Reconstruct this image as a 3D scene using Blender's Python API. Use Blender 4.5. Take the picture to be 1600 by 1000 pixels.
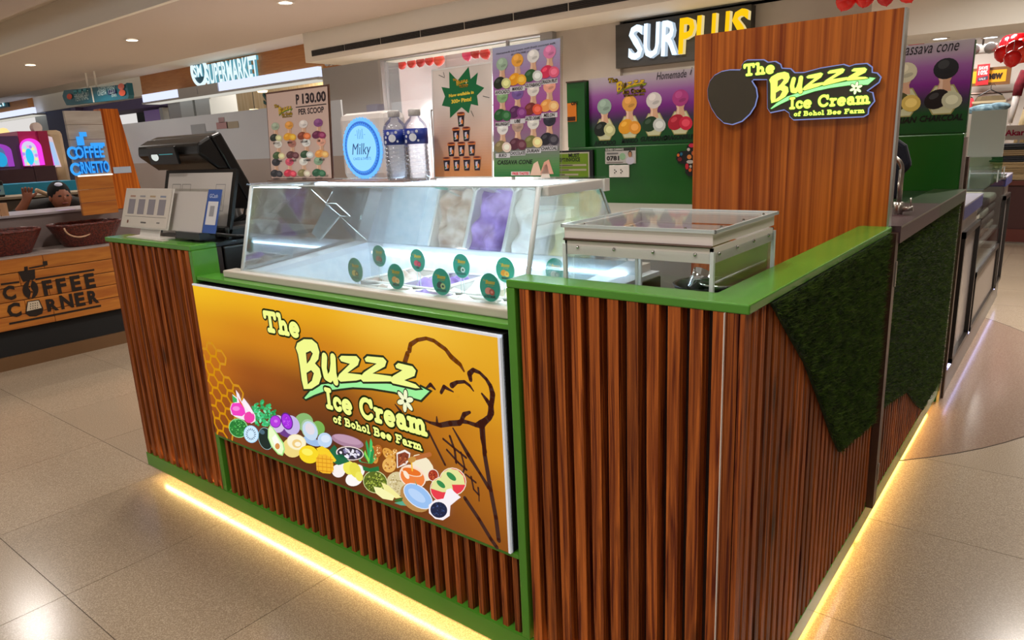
import bpy, bmesh, math, random
import numpy as np
from mathutils import Vector, Matrix
for o in list(bpy.data.objects): bpy.data.objects.remove(o, do_unlink=True)
scene = bpy.context.scene
COL = scene.collection
R = math.radians
rnd = random.Random(7)

# ---------------------------------------------------------------- camera
YAW, PITCH, ROLL, FPX = -0.6799558568, 0.2459249486, -0.0458730066, 1110.0874
CAM = np.array([0.4563053640, -1.2265887279, 1.3524961838])
def _rot():
    cy, sy, cp, sp = math.cos(YAW), math.sin(YAW), math.cos(PITCH), math.sin(PITCH)
    f = np.array([sy*cp, cy*cp, -sp]); r = np.array([cy, -sy, 0.]); u = np.cross(r, f)
    c, s = math.cos(ROLL), math.sin(ROLL)
    return c*r+s*u, -s*r+c*u, f
CR, CU, CF = _rot()
def at(x, y, axis, val):
    """photo pixel -> point on the plane axis = val"""
    d = CF+CR*(x-800)/FPX-CU*(y-500)/FPX
    t = (val-CAM[axis])/d[axis]
    return CAM+t*d
cd = bpy.data.cameras.new('camera'); cam = bpy.data.objects.new('camera', cd); COL.objects.link(cam)
cd.sensor_fit = 'HORIZONTAL'; cd.sensor_width = 36; cd.lens = FPX/1600*36; cd.clip_start = .02; cd.clip_end = 200
cam.matrix_world = Matrix(((CR[0], CU[0], -CF[0], CAM[0]), (CR[1], CU[1], -CF[1], CAM[1]), (CR[2], CU[2], -CF[2], CAM[2]), (0, 0, 0, 1)))
scene.camera = cam

# ---------------------------------------------------------------- world, exposure
w = bpy.data.worlds.new('world'); scene.world = w; w.use_nodes = True
w.node_tree.nodes['Background'].inputs[0].default_value = (1, .96, .93, 1)
w.node_tree.nodes['Background'].inputs[1].default_value = .75
vs = scene.view_settings
vs.view_transform = 'Standard'; vs.look = 'None'; vs.exposure = 0.0; vs.gamma = 1; vs.use_curve_mapping = False

# ---------------------------------------------------------------- ceiling downlights (built as lamps further down)
DOWNLIGHTS = [  # x, y, z, watts
    (-.9, -1.5, 3.395, 30), (.9, -.9, 3.395, 13), (-1.9, -3.0, 3.395, 20), (-1.0, .7, 3.395, 18), (1.25, 1.0, 3.395, 11),
    (1.1, 3.0, 3.395, 15), (-3.4, .9, 3.395, 22), (-5.6, -.8, 3.395, 12), (-7.6, .6, 3.395, 38), (-2.4, 2.2, 3.395, 20), (.9, -3.2, 3.395, 24),
    (-10.44, 3.93, 2.995, 80), (-13.99, 3.81, 2.995, 80), (-6.9, 4.05, 2.995, 130), (-3.4, 4.2, 2.995, 120), (.6, 4.6, 2.995, 125), (-17.5, 3.7, 2.995, 80)]

# ================================================================ helpers
def lin(h):
    if isinstance(h, (tuple, list)): return tuple(h[:3])
    h = h.lstrip('#'); o = []
    for i in (0, 2, 4):
        c = int(h[i:i+2], 16)/255
        o.append(c/12.92 if c <= .04045 else ((c+.055)/1.055)**2.4)
    return tuple(o)
MATS = {}
def mat(name, col='808080', rough=.5, metal=0, emit=0, ecol=None, spec=.5, trans=0, alpha=1, coat=0):
    if name in MATS: return MATS[name]
    m = bpy.data.materials.new(name); m.use_nodes = True; b = m.node_tree.nodes['Principled BSDF']
    b.inputs['Base Color'].default_value = (*lin(col), 1); b.inputs['Roughness'].default_value = rough
    b.inputs['Metallic'].default_value = metal; b.inputs['Specular IOR Level'].default_value = spec
    b.inputs['Transmission Weight'].default_value = trans; b.inputs['Alpha'].default_value = alpha
    b.inputs['Coat Weight'].default_value = coat
    if emit:
        b.inputs['Emission Color'].default_value = (*lin(ecol or col), 1); b.inputs['Emission Strength'].default_value = emit
    MATS[name] = m; return m
def nodes(m): return m.node_tree.nodes, m.node_tree.links, m.node_tree.nodes['Principled BSDF']
def noisy(name, c1, c2, scale=(8, 8, 8), detail=4, rough=.5, bump=0, bscale=None, lo=.35, hi=.65, rand=0, spec=.5, dist=0, metal=0, coords='Object', knots=0):
    if name in MATS: return MATS[name]
    m = mat(name, c1, rough, metal, spec=spec); n, l, b = nodes(m)
    tc = n.new('ShaderNodeTexCoord'); mp = n.new('ShaderNodeMapping'); mp.inputs['Scale'].default_value = scale
    l.new(tc.outputs[coords], mp.inputs['Vector'])
    if rand:
        oi = n.new('ShaderNodeObjectInfo'); ad = n.new('ShaderNodeVectorMath'); ad.operation = 'SCALE'
        cm = n.new('ShaderNodeCombineXYZ')
        for k in range(3): l.new(oi.outputs['Random'], cm.inputs[k])
        ad.inputs['Scale'].default_value = 37; l.new(cm.outputs[0], ad.inputs[0]); l.new(ad.outputs[0], mp.inputs['Location'])
    t = n.new('ShaderNodeTexNoise'); t.inputs['Scale'].default_value = 1; t.inputs['Detail'].default_value = detail; t.inputs['Distortion'].default_value = dist
    l.new(mp.outputs[0], t.inputs['Vector'])
    rp = n.new('ShaderNodeValToRGB'); rp.color_ramp.elements[0].position = lo; rp.color_ramp.elements[1].position = hi
    rp.color_ramp.elements[0].color = (*lin(c1), 1); rp.color_ramp.elements[1].color = (*lin(c2), 1)
    l.new(t.outputs['Fac'], rp.inputs[0]); out = rp.outputs[0]
    if rand:
        hs = n.new('ShaderNodeHueSaturation'); mr = n.new('ShaderNodeMapRange')
        mr.inputs['To Min'].default_value = 1-rand; mr.inputs['To Max'].default_value = 1+rand
        l.new(oi.outputs['Random'], mr.inputs['Value']); l.new(mr.outputs[0], hs.inputs['Value']); l.new(out, hs.inputs['Color']); out = hs.outputs[0]
    if knots:
        mk = n.new('ShaderNodeMapping'); mk.inputs['Scale'].default_value = (9, 9, 3.2); l.new(tc.outputs[coords], mk.inputs['Vector']); l.new(ad.outputs[0], mk.inputs['Location'])
        vo = n.new('ShaderNodeTexVoronoi'); vo.inputs['Scale'].default_value = 1; l.new(mk.outputs[0], vo.inputs['Vector'])
        kr = n.new('ShaderNodeValToRGB'); kr.color_ramp.elements[0].position = .08; kr.color_ramp.elements[1].position = .2; kr.color_ramp.elements[0].color = (.12, .1, .1, 1); kr.color_ramp.elements[1].color = (1, 1, 1, 1); l.new(vo.outputs['Distance'], kr.inputs[0])
        mm = n.new('ShaderNodeMix'); mm.data_type = 'RGBA'; mm.blend_type = 'MULTIPLY'; mm.inputs['Factor'].default_value = knots; l.new(out, mm.inputs[6]); l.new(kr.outputs[0], mm.inputs[7]); out = mm.outputs[2]
    l.new(out, b.inputs['Base Color'])
    if bump:
        bp = n.new('ShaderNodeBump'); bp.inputs['Strength'].default_value = bump; bp.inputs['Distance'].default_value = .01
        l.new(t.outputs['Fac'], bp.inputs['Height']); l.new(bp.outputs[0], b.inputs['Normal'])
    return m
def emis(name, col, s=1):
    if name in MATS: return MATS[name]
    m = bpy.data.materials.new(name); m.use_nodes = True; n = m.node_tree.nodes; n.clear()
    e = n.new('ShaderNodeEmission'); e.inputs[0].default_value = (*lin(col), 1); e.inputs[1].default_value = s
    o = n.new('ShaderNodeOutputMaterial'); m.node_tree.links.new(e.outputs[0], o.inputs[0]); MATS[name] = m; return m
def thin_glass(name, col='FFFFFF', refl=1.0, tint=.97, rough=.02, base=.04):
    if name in MATS: return MATS[name]
    m = bpy.data.materials.new(name); m.use_nodes = True; n = m.node_tree.nodes; l = m.node_tree.links; n.clear()
    t = n.new('ShaderNodeBsdfTransparent'); c = lin(col); t.inputs[0].default_value = (c[0]*tint, c[1]*tint, c[2]*tint, 1)
    g = n.new('ShaderNodeBsdfGlossy'); g.inputs['Roughness'].default_value = rough; g.inputs[0].default_value = (1, 1, 1, 1)
    lw = n.new('ShaderNodeLayerWeight'); lw.inputs[0].default_value = .25
    ma = n.new('ShaderNodeMath'); ma.operation = 'MULTIPLY_ADD'; ma.inputs[1].default_value = refl*.6; ma.inputs[2].default_value = base; ma.use_clamp = True
    l.new(lw.outputs['Fresnel'], ma.inputs[0]); mx = n.new('ShaderNodeMixShader'); l.new(ma.outputs[0], mx.inputs[0])
    l.new(t.outputs[0], mx.inputs[1]); l.new(g.outputs[0], mx.inputs[2])
    o = n.new('ShaderNodeOutputMaterial'); l.new(mx.outputs[0], o.inputs[0]); MATS[name] = m; return m
def print_mat(name, rough=.4, emit=0, spec=.4):
    if name in MATS: return MATS[name]
    m = mat(name, 'FFFFFF', rough, spec=spec); n, l, b = nodes(m)
    a = n.new('ShaderNodeAttribute'); a.attribute_name = 'Col'
    l.new(a.outputs['Color'], b.inputs['Base Color'])
    if emit: l.new(a.outputs['Color'], b.inputs['Emission Color']); b.inputs['Emission Strength'].default_value = emit
    if emit >= .9: b.inputs['Base Color'].default_value = (0, 0, 0, 1); l.remove(b.inputs['Base Color'].links[0]); b.inputs['Base Color'].default_value = (.02, .02, .02, 1)
    return m

def tag(o, label=None, cat=None, group=None, kind=None):
    if label: o['label'] = label
    if cat: o['category'] = cat
    if group: o['group'] = group
    if kind: o['kind'] = kind
    return o
def empty(name, loc=(0, 0, 0), rz=0, label=None, cat=None, group=None):
    o = bpy.data.objects.new(name, None); COL.objects.link(o); o.location = loc; o.rotation_euler = (0, 0, rz); o.empty_display_size = .05
    return tag(o, label, cat, group)
def link(name, me, parent=None, loc=None):
    o = bpy.data.objects.new(name, me); COL.objects.link(o)
    if parent: o.parent = parent
    if loc is not None: o.location = loc
    return o
class MB:
    """collects shapes in world coordinates; build() makes ONE mesh object (parent transforms are identity unless stated)"""
    def __init__(s): s.v = []; s.f = []; s.mi = []; s.cur = 0
    def add(s, vs, fs):
        k = len(s.v); s.v += [tuple(map(float, q)) for q in vs]; s.f += [tuple(i+k for i in f) for f in fs]; s.mi += [s.cur]*len(fs); return s
    def m(s, i): s.cur = i; return s
    def box(s, x0, x1, y0, y1, z0, z1):
        return s.add([(x0, y0, z0), (x1, y0, z0), (x1, y1, z0), (x0, y1, z0), (x0, y0, z1), (x1, y0, z1), (x1, y1, z1), (x0, y1, z1)],
                     [(3, 2, 1, 0), (4, 5, 6, 7), (0, 1, 5, 4), (1, 2, 6, 5), (2, 3, 7, 6), (3, 0, 4, 7)])
    def hexa(s, b, t):
        return s.add(list(b)+list(t), [(3, 2, 1, 0), (4, 5, 6, 7), (0, 1, 5, 4), (1, 2, 6, 5), (2, 3, 7, 6), (3, 0, 4, 7)])
    def prism(s, pts, vec):
        n = len(pts); p = [Vector(q) for q in pts]; q = [a+Vector(vec) for a in p]
        return s.add(p+q, [tuple(range(n-1, -1, -1)), tuple(range(n, 2*n))]+[(i, (i+1) % n, n+(i+1) % n, n+i) for i in range(n)])
    def plate(s, a, b, c, d, t):
        """thin slab from quad corners, thickness t along its normal"""
        a, b, c, d = map(Vector, (a, b, c, d)); n = (b-a).cross(d-a).normalized()*t
        return s.hexa([a, b, c, d], [a+n, b+n, c+n, d+n])
    def tube(s, path, r, n=8, caps=True, closed=False):
        P = [Vector(q) for q in path]; rs = r if isinstance(r, (list, tuple)) else [r]*len(P); k = len(s.v); up = None; m = len(P)
        for i, p in enumerate(P):
            a = P[i-1] if (i > 0 or closed) else p; b = P[(i+1) % m] if (i < m-1 or closed) else p
            t = (b-a).normalized()
            if up is None: up = Vector((0, 0, 1)) if abs(t.z) < .9 else Vector((1, 0, 0))
            x = t.cross(up).normalized(); up = x.cross(t).normalized()
            for j in range(n):
                an = 2*math.pi*j/n; s.v.append(tuple(p+(x*math.cos(an)+up*math.sin(an))*rs[i]))
        fs = []
        for i in range(m if closed else m-1):
            i2 = (i+1) % m
            for j in range(n): fs.append((k+i*n+j, k+i*n+(j+1) % n, k+i2*n+(j+1) % n, k+i2*n+j))
        if caps and not closed: fs += [tuple(k+j for j in range(n-1, -1, -1)), tuple(k+(m-1)*n+j for j in range(n))]
        s.f += fs; s.mi += [s.cur]*len(fs); return s
    def lathe(s, prof, c=(0, 0, 0), n=24, sx=1, sy=1, rot=None, ring=False):
        if ring: prof = list(prof)+[prof[0]]
        k = len(s.v); c = Vector(c)
        for r, z in prof:
            for j in range(n):
                a = 2*math.pi*j/n; q = Vector((r*math.cos(a)*sx, r*math.sin(a)*sy, z))
                if rot: q = rot @ q
                s.v.append(tuple(c+q))
        fs = []
        for i in range(len(prof)-1):
            for j in range(n): fs.append((k+i*n+j, k+i*n+(j+1) % n, k+(i+1)*n+(j+1) % n, k+(i+1)*n+j))
        if prof[0][0] > 0 and not ring: fs.append(tuple(k+j for j in range(n-1, -1, -1)))
        if prof[-1][0] > 0 and not ring: fs.append(tuple(k+(len(prof)-1)*n+j for j in range(n)))
        s.f += fs; s.mi += [s.cur]*len(fs); return s
    def ball(s, c, rx, ry=None, rz=None, n=16, m=10, rot=None):
        ry = ry or rx; rz = rz or rx
        pr = [(math.sin(math.pi*i/m), -math.cos(math.pi*i/m)) for i in range(m+1)]; pr[0] = (.001, -1); pr[-1] = (.001, 1)
        k = len(s.v); s.lathe(pr, (0, 0, 0), n)
        for i in range(k, len(s.v)):
            q = Vector((s.v[i][0]*rx, s.v[i][1]*ry, s.v[i][2]*rz))
            if rot: q = rot @ q
            s.v[i] = tuple(Vector(c)+q)
        return s
    def mesh(s, name, mats):
        me = bpy.data.meshes.new(name); me.from_pydata(s.v, [], s.f)
        for q in (mats if isinstance(mats, (list, tuple)) else [mats]): me.materials.append(q)
        me.polygons.foreach_set('material_index', s.mi); me.update(); return me
    def build(s, name, mats, parent=None, smooth=False, bevel=0, origin=None, seg=2):
        me = s.mesh(name, mats)
        if origin is not None:
            me.transform(Matrix.Translation(-Vector(origin)))
        if smooth:
            me.polygons.foreach_set('use_smooth', [True]*len(me.polygons))
        o = link(name, me, parent, origin)
        if bevel:
            b = o.modifiers.new('bevel', 'BEVEL'); b.width = bevel; b.segments = seg; b.limit_method = 'ANGLE'; b.angle_limit = R(40)
        return o
def box(name, m, x0, x1, y0, y1, z0, z1, parent=None, bevel=0): return MB().box(x0, x1, y0, y1, z0, z1).build(name, m, parent, bevel=bevel)
def struct(o): o['kind'] = 'structure'; return o
def parent_to(o, p):
    o.parent = p; o.matrix_parent_inverse = p.matrix_world.inverted() if p.matrix_world != Matrix() else Matrix()
def root_at(name, loc, label, cat, group=None):
    """Empty at a thing's base; parts are given in world coordinates and keep them"""
    o = empty(name, loc, 0, label, cat, group); return o
def sub(o, part):
    o.parent = part; return o
def kid(o, root):
    o.parent = root; o.matrix_parent_inverse = Matrix.Translation(-Vector(root.location)); return o

# ---- text from the built-in font
_tc = {}
def text_geo(s, bold=0, shear=0, space=1):
    k = (s, bold, shear, space)
    if k in _tc: return _tc[k]
    c = bpy.data.curves.new('t', 'FONT'); c.body = s; c.size = 1; c.offset = bold; c.shear = shear; c.space_character = space; c.resolution_u = 2; c.fill_mode = 'FRONT'
    o = bpy.data.objects.new('t', c); COL.objects.link(o)
    me = bpy.data.meshes.new_from_object(o)
    v = [(q.co.x, q.co.y) for q in me.vertices]; f = [tuple(p.vertices) for p in me.polygons]
    bpy.data.objects.remove(o); bpy.data.curves.remove(c); bpy.data.meshes.remove(me)
    _tc[k] = (v, f); return _tc[k]
CAPH = max(v[1] for v in text_geo('H')[0])
def homography(src, dst):
    A = []; b = []
    for (x, y), (u, v) in zip(src, dst):
        A += [[x, y, 1, 0, 0, 0, -u*x, -u*y], [0, 0, 0, x, y, 1, -v*x, -v*y]]; b += [u, v]
    h = np.linalg.solve(np.array(A, float), np.array(b, float)); Hm = np.append(h, 1).reshape(3, 3)
    def fn(p):
        q = Hm @ np.array([p[0], p[1], 1.]); return (q[0]/q[2], q[1]/q[2])
    return fn
def arc(cx, cy, rx, ry, a0=0, a1=360, n=20):
    return [(cx+rx*math.cos(R(a0+(a1-a0)*i/n)), cy+ry*math.sin(R(a0+(a1-a0)*i/n))) for i in range(n+1)]
class Art:
    """flat print: coloured polygons on a plane with origin O, axes U, V"""
    def __init__(s, O, U, V, lift=.0004):
        s.O = Vector(O); s.U = Vector(U).normalized(); s.V = Vector(V).normalized(); s.N = s.U.cross(s.V); s.v = []; s.f = []; s.c = []; s.lift = lift; s.map = lambda p: p
    def raw(s, pts, faces, col, layer):
        k = len(s.v); c = lin(col); off = s.N*(s.lift*layer)
        s.v += [tuple(s.O+s.U*p[0]+s.V*p[1]+off) for p in pts]
        for f in faces: s.f.append(tuple(i+k for i in f)); s.c.append(c)
    def poly(s, pts, col, layer=1): pts = [s.map(p) for p in pts]; s.raw(pts, [tuple(range(len(pts)))], col, layer)
    def ell(s, cx, cy, rx, ry, col, layer=1, rot=0, n=18):
        c, t = math.cos(R(rot)), math.sin(R(rot))
        s.poly([(cx+a*c-b*t, cy+a*t+b*c) for a, b in [(rx*math.cos(2*math.pi*i/n), ry*math.sin(2*math.pi*i/n)) for i in range(n)]], col, layer)
    def rect(s, u0, v0, u1, v1, col, layer=1): s.poly([(u0, v0), (u1, v0), (u1, v1), (u0, v1)], col, layer)
    def stroke(s, pts, wd, col, layer=1, closed=False, mapped=True):
        P = [Vector(s.map(p)) if mapped else Vector(p) for p in pts]
        if closed: P.append(P[0])
        ws = wd if isinstance(wd, (list, tuple)) else [wd]*len(P)
        for i in range(len(P)-1):
            a, b = P[i], P[i+1]; d = b-a
            if d.length < 1e-9: continue
            n = Vector((-d.y, d.x)).normalized()
            s.raw([a+n*ws[i]/2, a-n*ws[i]/2, b-n*ws[i+1]/2, b+n*ws[i+1]/2], [(0, 1, 2, 3)], col, layer)
        for i, p in enumerate(P):
            s.raw([(p.x+ws[i]/2*math.cos(2*math.pi*k/10), p.y+ws[i]/2*math.sin(2*math.pi*k/10)) for k in range(10)], [tuple(range(10))], col, layer)
    def text(s, t, u, v, h, col, layer=2, bold=0, shear=0, width=None, align='l', space=1, rot=0):
        vv, ff = text_geo(t, bold, shear, space)
        if not vv: return
        x0 = min(a[0] for a in vv); x1 = max(a[0] for a in vv); k = h/CAPH; kx = k if width is None else width/(x1-x0)
        w_ = (x1-x0)*kx; du = {'l': 0, 'c': -w_/2, 'r': -w_}[align]; c, sn = math.cos(R(rot)), math.sin(R(rot))
        s.raw([(u+((a[0]-x0)*kx+du)*c-a[1]*k*sn, v+((a[0]-x0)*kx+du)*sn+a[1]*k*c) for a in vv], ff, col, layer)
    def build(s, name, m, parent=None):
        me = bpy.data.meshes.new(name); me.from_pydata(s.v, [], s.f); me.materials.append(m)
        at_ = me.color_attributes.new('Col', 'FLOAT_COLOR', 'CORNER'); a = []
        for p, c in zip(me.polygons, s.c): a += [c[0], c[1], c[2], 1]*p.loop_total
        at_.data.foreach_set('color', a); me.update(); o = link(name, me)
        if parent: kid(o, parent)
        return o
def extrude_text(name, m_face, m_side, t, O, U, V, h, depth, width=None, bold=0, shear=0, parent=None):
    vv, ff = text_geo(t, bold, shear); x0 = min(a[0] for a in vv); x1 = max(a[0] for a in vv); k = h/CAPH; kx = k if width is None else width/(x1-x0)
    O, U, V = Vector(O), Vector(U).normalized(), Vector(V).normalized(); N = U.cross(V)
    n = len(vv); P = [O+U*((a[0]-x0)*kx)+V*(a[1]*k) for a in vv]; b = MB(); ed = {}
    for f in ff:
        for i in range(len(f)): e = (f[i], f[(i+1) % len(f)]); ed[tuple(sorted(e))] = ed.get(tuple(sorted(e)), [])+[e]
    b.add(P+[q+N*depth for q in P], [tuple(i+n for i in f) for f in ff]); b.m(1)
    b.f += [(e[0][0], e[0][1], e[0][1]+n, e[0][0]+n) for e in ed.values() if len(e) == 1]; b.mi += [1]*(len(b.f)-len(b.mi))
    o = b.build(name, [m_face, m_side])
    if parent: kid(o, parent)
    return o

# ================================================================ materials
M = {}
M['tile'] = noisy('terrazzo_tile', '8E7E6A', 'B4A48E', (260, 260, 260), 2, .19, rand=.05, lo=.42, hi=.74)
M['inlay'] = noisy('dark_terrazzo', '7E6759', '94806F', (150, 150, 150), 3, .15)
M['grout'] = mat('grout', '4A4038', .8)
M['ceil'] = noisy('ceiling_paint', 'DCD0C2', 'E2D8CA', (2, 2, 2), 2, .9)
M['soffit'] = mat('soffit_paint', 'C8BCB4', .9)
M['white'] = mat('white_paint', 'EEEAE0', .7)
M['grey'] = mat('grey_panel', '9A9A9C', .6)
M['beige'] = noisy('beige_panel', 'B5ADA3', 'BDB5AB', (3, 3, 3), 2, .6)
M['dgrey'] = noisy('dark_sign_panel', '3C3A37', '46433F', (2, 14, 14), 3, .6)
M['black'] = mat('black_plastic', '0C0B0B', .35)
M['blackmat'] = mat('black_matte', '0A0909', .8)
M['fascia'] = noisy('fascia_wood', 'A86A34', 'BC8044', (3, 3, 40), 4, .5, lo=.3, hi=.7)
M['slat'] = noisy('slat_wood', '521A08', 'BC6628', (110, 110, 3.0), 8, .5, bump=.4, lo=.34, hi=.68, rand=.24, dist=.9, spec=.25, knots=.85)
M['slatback'] = noisy('slat_groove', '1C0805', '280E08', (60, 60, 3), 4, .5)
M['teak'] = noisy('teak_laminate', '803408', 'CC7024', (75, 75, 1.0), 9, .32, lo=.33, hi=.67, dist=.5, spec=.25)
M['green'] = noisy('green_paint', '4A8A28', '50922C', (4, 4, 4), 3, .22, lo=.3, hi=.7)
M['greenwall'] = noisy('green_wall_paint', '0A4E0A', '0E580C', (3, 3, 3), 2, .28)
M['grass'] = noisy('turf_blade', '243C0C', '5C7E26', (40, 40, 40), 2, .7)
M['turf'] = noisy('turf_backing', '0E2208', '18300C', (60, 60, 60), 3, .9)
M['steel'] = mat('brushed_steel', 'A8A49C', .28, .95)
M['dsteel'] = mat('dark_steel', '5A5048', .35, .8)
M['bronze'] = noisy('bronze_frame', '4A352C', '5C463A', (4, 4, 30), 3, .35, metal=.4)
M['wplastic'] = mat('white_plastic', 'DAD5CE', .35)
M['freezer'] = mat('freezer_white', 'C9BFB2', .35)
M['liner'] = noisy('frosted_liner', 'DCE8F2', 'F2F6FA', (30, 30, 30), 4, .6, bump=.3)
M['glass'] = thin_glass('clear_glass', 'F4FAFA', .8, .98, .01, .03)
M['edge'] = mat('acrylic_edge', 'D4DADA', .25)
M['acrylic'] = thin_glass('clear_acrylic', 'FAFDFD', .55, .985, .02, .02)
M['led'] = emis('cool_led', 'CFE4FF', 13)
M['warmled'] = emis('warm_led', 'FFC45A', 45)
M['paper'] = print_mat('printed_paper', .32)
M['lit'] = print_mat('lit_print', .5, 1.0, spec=.08)
M['halflit'] = print_mat('matte_print', .55)
M['chrome'] = mat('chrome', 'C8C8C8', .12, 1)
M['cardw'] = mat('white_card', 'E0D8D0', .6)
M['lamp'] = emis('lamp_disc', 'FFF0D8', 9)

# ================================================================ the setting
floor = struct(box('floor', M['grout'], -40, 12, -12, 20, -.05, -.0025))
TS = .631
tm = MB().box(-TS/2+.0012, TS/2-.0012, -TS/2+.0012, TS/2-.0012, -.012, 0).mesh('floor_tile', M['tile'])
for i in range(-11, 4):
    for j in range(-3, 17):
        x, y = -1.962+TS*(i+.5)+TS*3, .045+TS*(j+.5)
        if -5.9 < x < 1.7 and y < 10.3:
            link('floor_tile', tm, floor, (x, y, 0))
fm = MB()
for (a, b_, c_, d_) in ((-40, -5.7, -12, 20), (1.9, 12, -12, 20), (-5.7, 1.9, 10.3, 20), (-5.7, 1.9, -12, -1.9)): fm.box(a, b_, c_, d_, -.02, -.0005)
struct(fm.build('floor_far', M['tile']))
disc = MB().lathe([(0.001, .0002), (1.942, .0002), (1.942, .0012), (.001, .0012)], (-1.372, 3.25, 0), 96)
struct(disc.build('floor_inlay', M['inlay']))
struct(MB().tube([(-1.372+1.945*math.cos(2*math.pi*i/96), 3.25+1.945*math.sin(2*math.pi*i/96), 0) for i in range(96)], .0022, 4, closed=True).build('trim_1', M['grout']))

# ceilings: high ceiling near, dropped soffit, bulkhead with air slot
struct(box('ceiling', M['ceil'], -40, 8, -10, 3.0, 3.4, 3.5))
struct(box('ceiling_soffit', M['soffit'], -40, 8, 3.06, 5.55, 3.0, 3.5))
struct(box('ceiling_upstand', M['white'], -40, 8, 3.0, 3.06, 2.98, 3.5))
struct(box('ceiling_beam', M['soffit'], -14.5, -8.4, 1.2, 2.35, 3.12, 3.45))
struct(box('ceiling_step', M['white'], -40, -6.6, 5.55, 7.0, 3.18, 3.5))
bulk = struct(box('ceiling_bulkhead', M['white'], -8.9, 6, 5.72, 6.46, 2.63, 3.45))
# air slot: dark recess pieces with fins
sl = root_at('air_slot_grille', (-5, 5.71, 2.72), 'long black air conditioning slot in the white bulkhead above the shops', 'grille')
x = -8.72
while x < 1.0:
    kid(box('slot_frame', M['black'], x, x+.74, 5.708, 5.719, 2.702, 2.782), sl)
    for k in range(4): kid(box('fin', M['dsteel'], x+.01, x+.73, 5.700, 5.709, 2.712+k*.018, 2.715+k*.018), sl)
    x += .76

struct(box('wall_light_blocker', mat('light_blocker_dark', '6E645C', .7), 2.6, 2.7, -6, 12, 0, 3.4))  # unseen wall across the aisle, added to keep light off the side slats
# downlights
def downlight(i, x, y, z, wt):
    lb = 'round ceiling downlight, '+['over the front of the kiosk', 'over the right aisle corner', 'over the left aisle', 'above the freezer', 'over the right aisle beside the turf', 'over the aisle by the glass counters', 'above the till', 'over the left foreground floor', 'above the coffee kiosk', 'above the kiosk back wall', 'behind the camera', 'in the soffit nearer the supermarket sign', 'in the soffit at the far left', 'in the soffit left of the shop window', 'in the soffit above the wood panel', 'in the soffit right of the kiosk', 'furthest left in the soffit'][i]
    r = root_at('ceiling_downlight', (x, y, z), lb, 'downlight', 'ceiling downlights')
    kid(MB().lathe([(.075, 0), (.1, 0), (.1, .006), (.075, .006)], (x, y, z-.006), 24, ring=True).build('bezel', M['wplastic']), r)
    kid(MB().lathe([(.001, 0), (.076, 0)], (x, y, z-.004), 24).build('diffuser', M['lamp']), r)
    ld = bpy.data.lights.new('downlight_lamp', 'AREA'); ld.shape = 'DISK'; ld.size = .3; ld.energy = wt; ld.color = (1, .93, .86); ld.spread = R(150)
    lo = bpy.data.objects.new('downlight_lamp', ld); COL.objects.link(lo); lo.location = (x, y, z-.012); kid(lo, r)
for i, d in enumerate(DOWNLIGHTS): downlight(i, *d)

# ---------------------------------------------------------------- shop facade behind the kiosk, plane y = 6.5
FY = 6.5
WX0, WX1 = -8.05, -5.02
struct(box('wall_shop_pier', M['grey'], -9.42, WX0, FY-.1, FY+.3, 0, 2.63))
ZL = at(660, 84, 1, FY-.12)[2]
struct(box('trim_2', mat('window_frame', 'A9A6A6', .4, .3), WX0, WX1+.08, FY-.12, FY, ZL, 2.63))
struct(box('trim_3', MATS['window_frame'], WX0, WX0+.06, FY-.12, FY, 0, ZL))
struct(box('wall_shop_post', M['grey'], WX1, -4.84, FY-.15, FY+.3, 0, 2.63))
struct(box('wall_shop_panel', M['beige'], -4.84, -3.95, FY-.06, FY+.3, 0, 2.63))
struct(box('wall_shop_center', M['beige'], -3.95, -1.3, FY, FY+.3, 0, 2.63))
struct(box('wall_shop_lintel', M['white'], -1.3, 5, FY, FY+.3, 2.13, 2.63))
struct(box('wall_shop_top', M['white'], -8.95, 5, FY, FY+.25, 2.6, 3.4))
# window display box
shopw = mat('shop_white', 'E8DCDA', .7)
struct(box('wall_display_back', shopw, WX0-.4, WX1+.1, 8.3, 8.4, 0, 3.0))
struct(box('wall_display_left', shopw, WX0-.5, WX0-.4, FY+.3, 8.4, 0, 3.0))
struct(box('ceiling_display', shopw, WX0-1.3, WX1+.1, FY+.3, 8.4, 2.95, 3.0))
struct(box('window_1', M['glass'], WX0+.06, WX1, FY-.05, FY-.042, .1, ZL))
struct(box('trim_4', MATS['window_frame'], -5.62, -5.595, FY-.08, FY-.03, .1, ZL))
for i, (lx, lb) in enumerate(((-7.6, 'left end'), (-6.5, 'middle'), (-5.5, 'right end'))):
    r = root_at('track_spotlight', (lx, 7.3, 2.9), 'small ceiling spotlight inside the pink shop window, '+lb, 'spotlight', 'shop window spotlights')
    kid(MB().lathe([(.03, -.1), (.045, -.1), (.045, 0), (.02, .05)], (lx, 7.3, 2.88), 14).build('can', M['wplastic']), r)
    ld = bpy.data.lights.new('spot_lamp', 'SPOT'); ld.energy = 620; ld.color = (1, .92, .92); ld.spot_size = R(95); ld.spot_blend = .5; ld.shadow_soft_size = .05
    lo = bpy.data.objects.new('spot_lamp', ld); COL.objects.link(lo); lo.location = (lx, 7.3, 2.76); lo.rotation_euler = (R(28), 0, 0); kid(lo, r)
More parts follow.
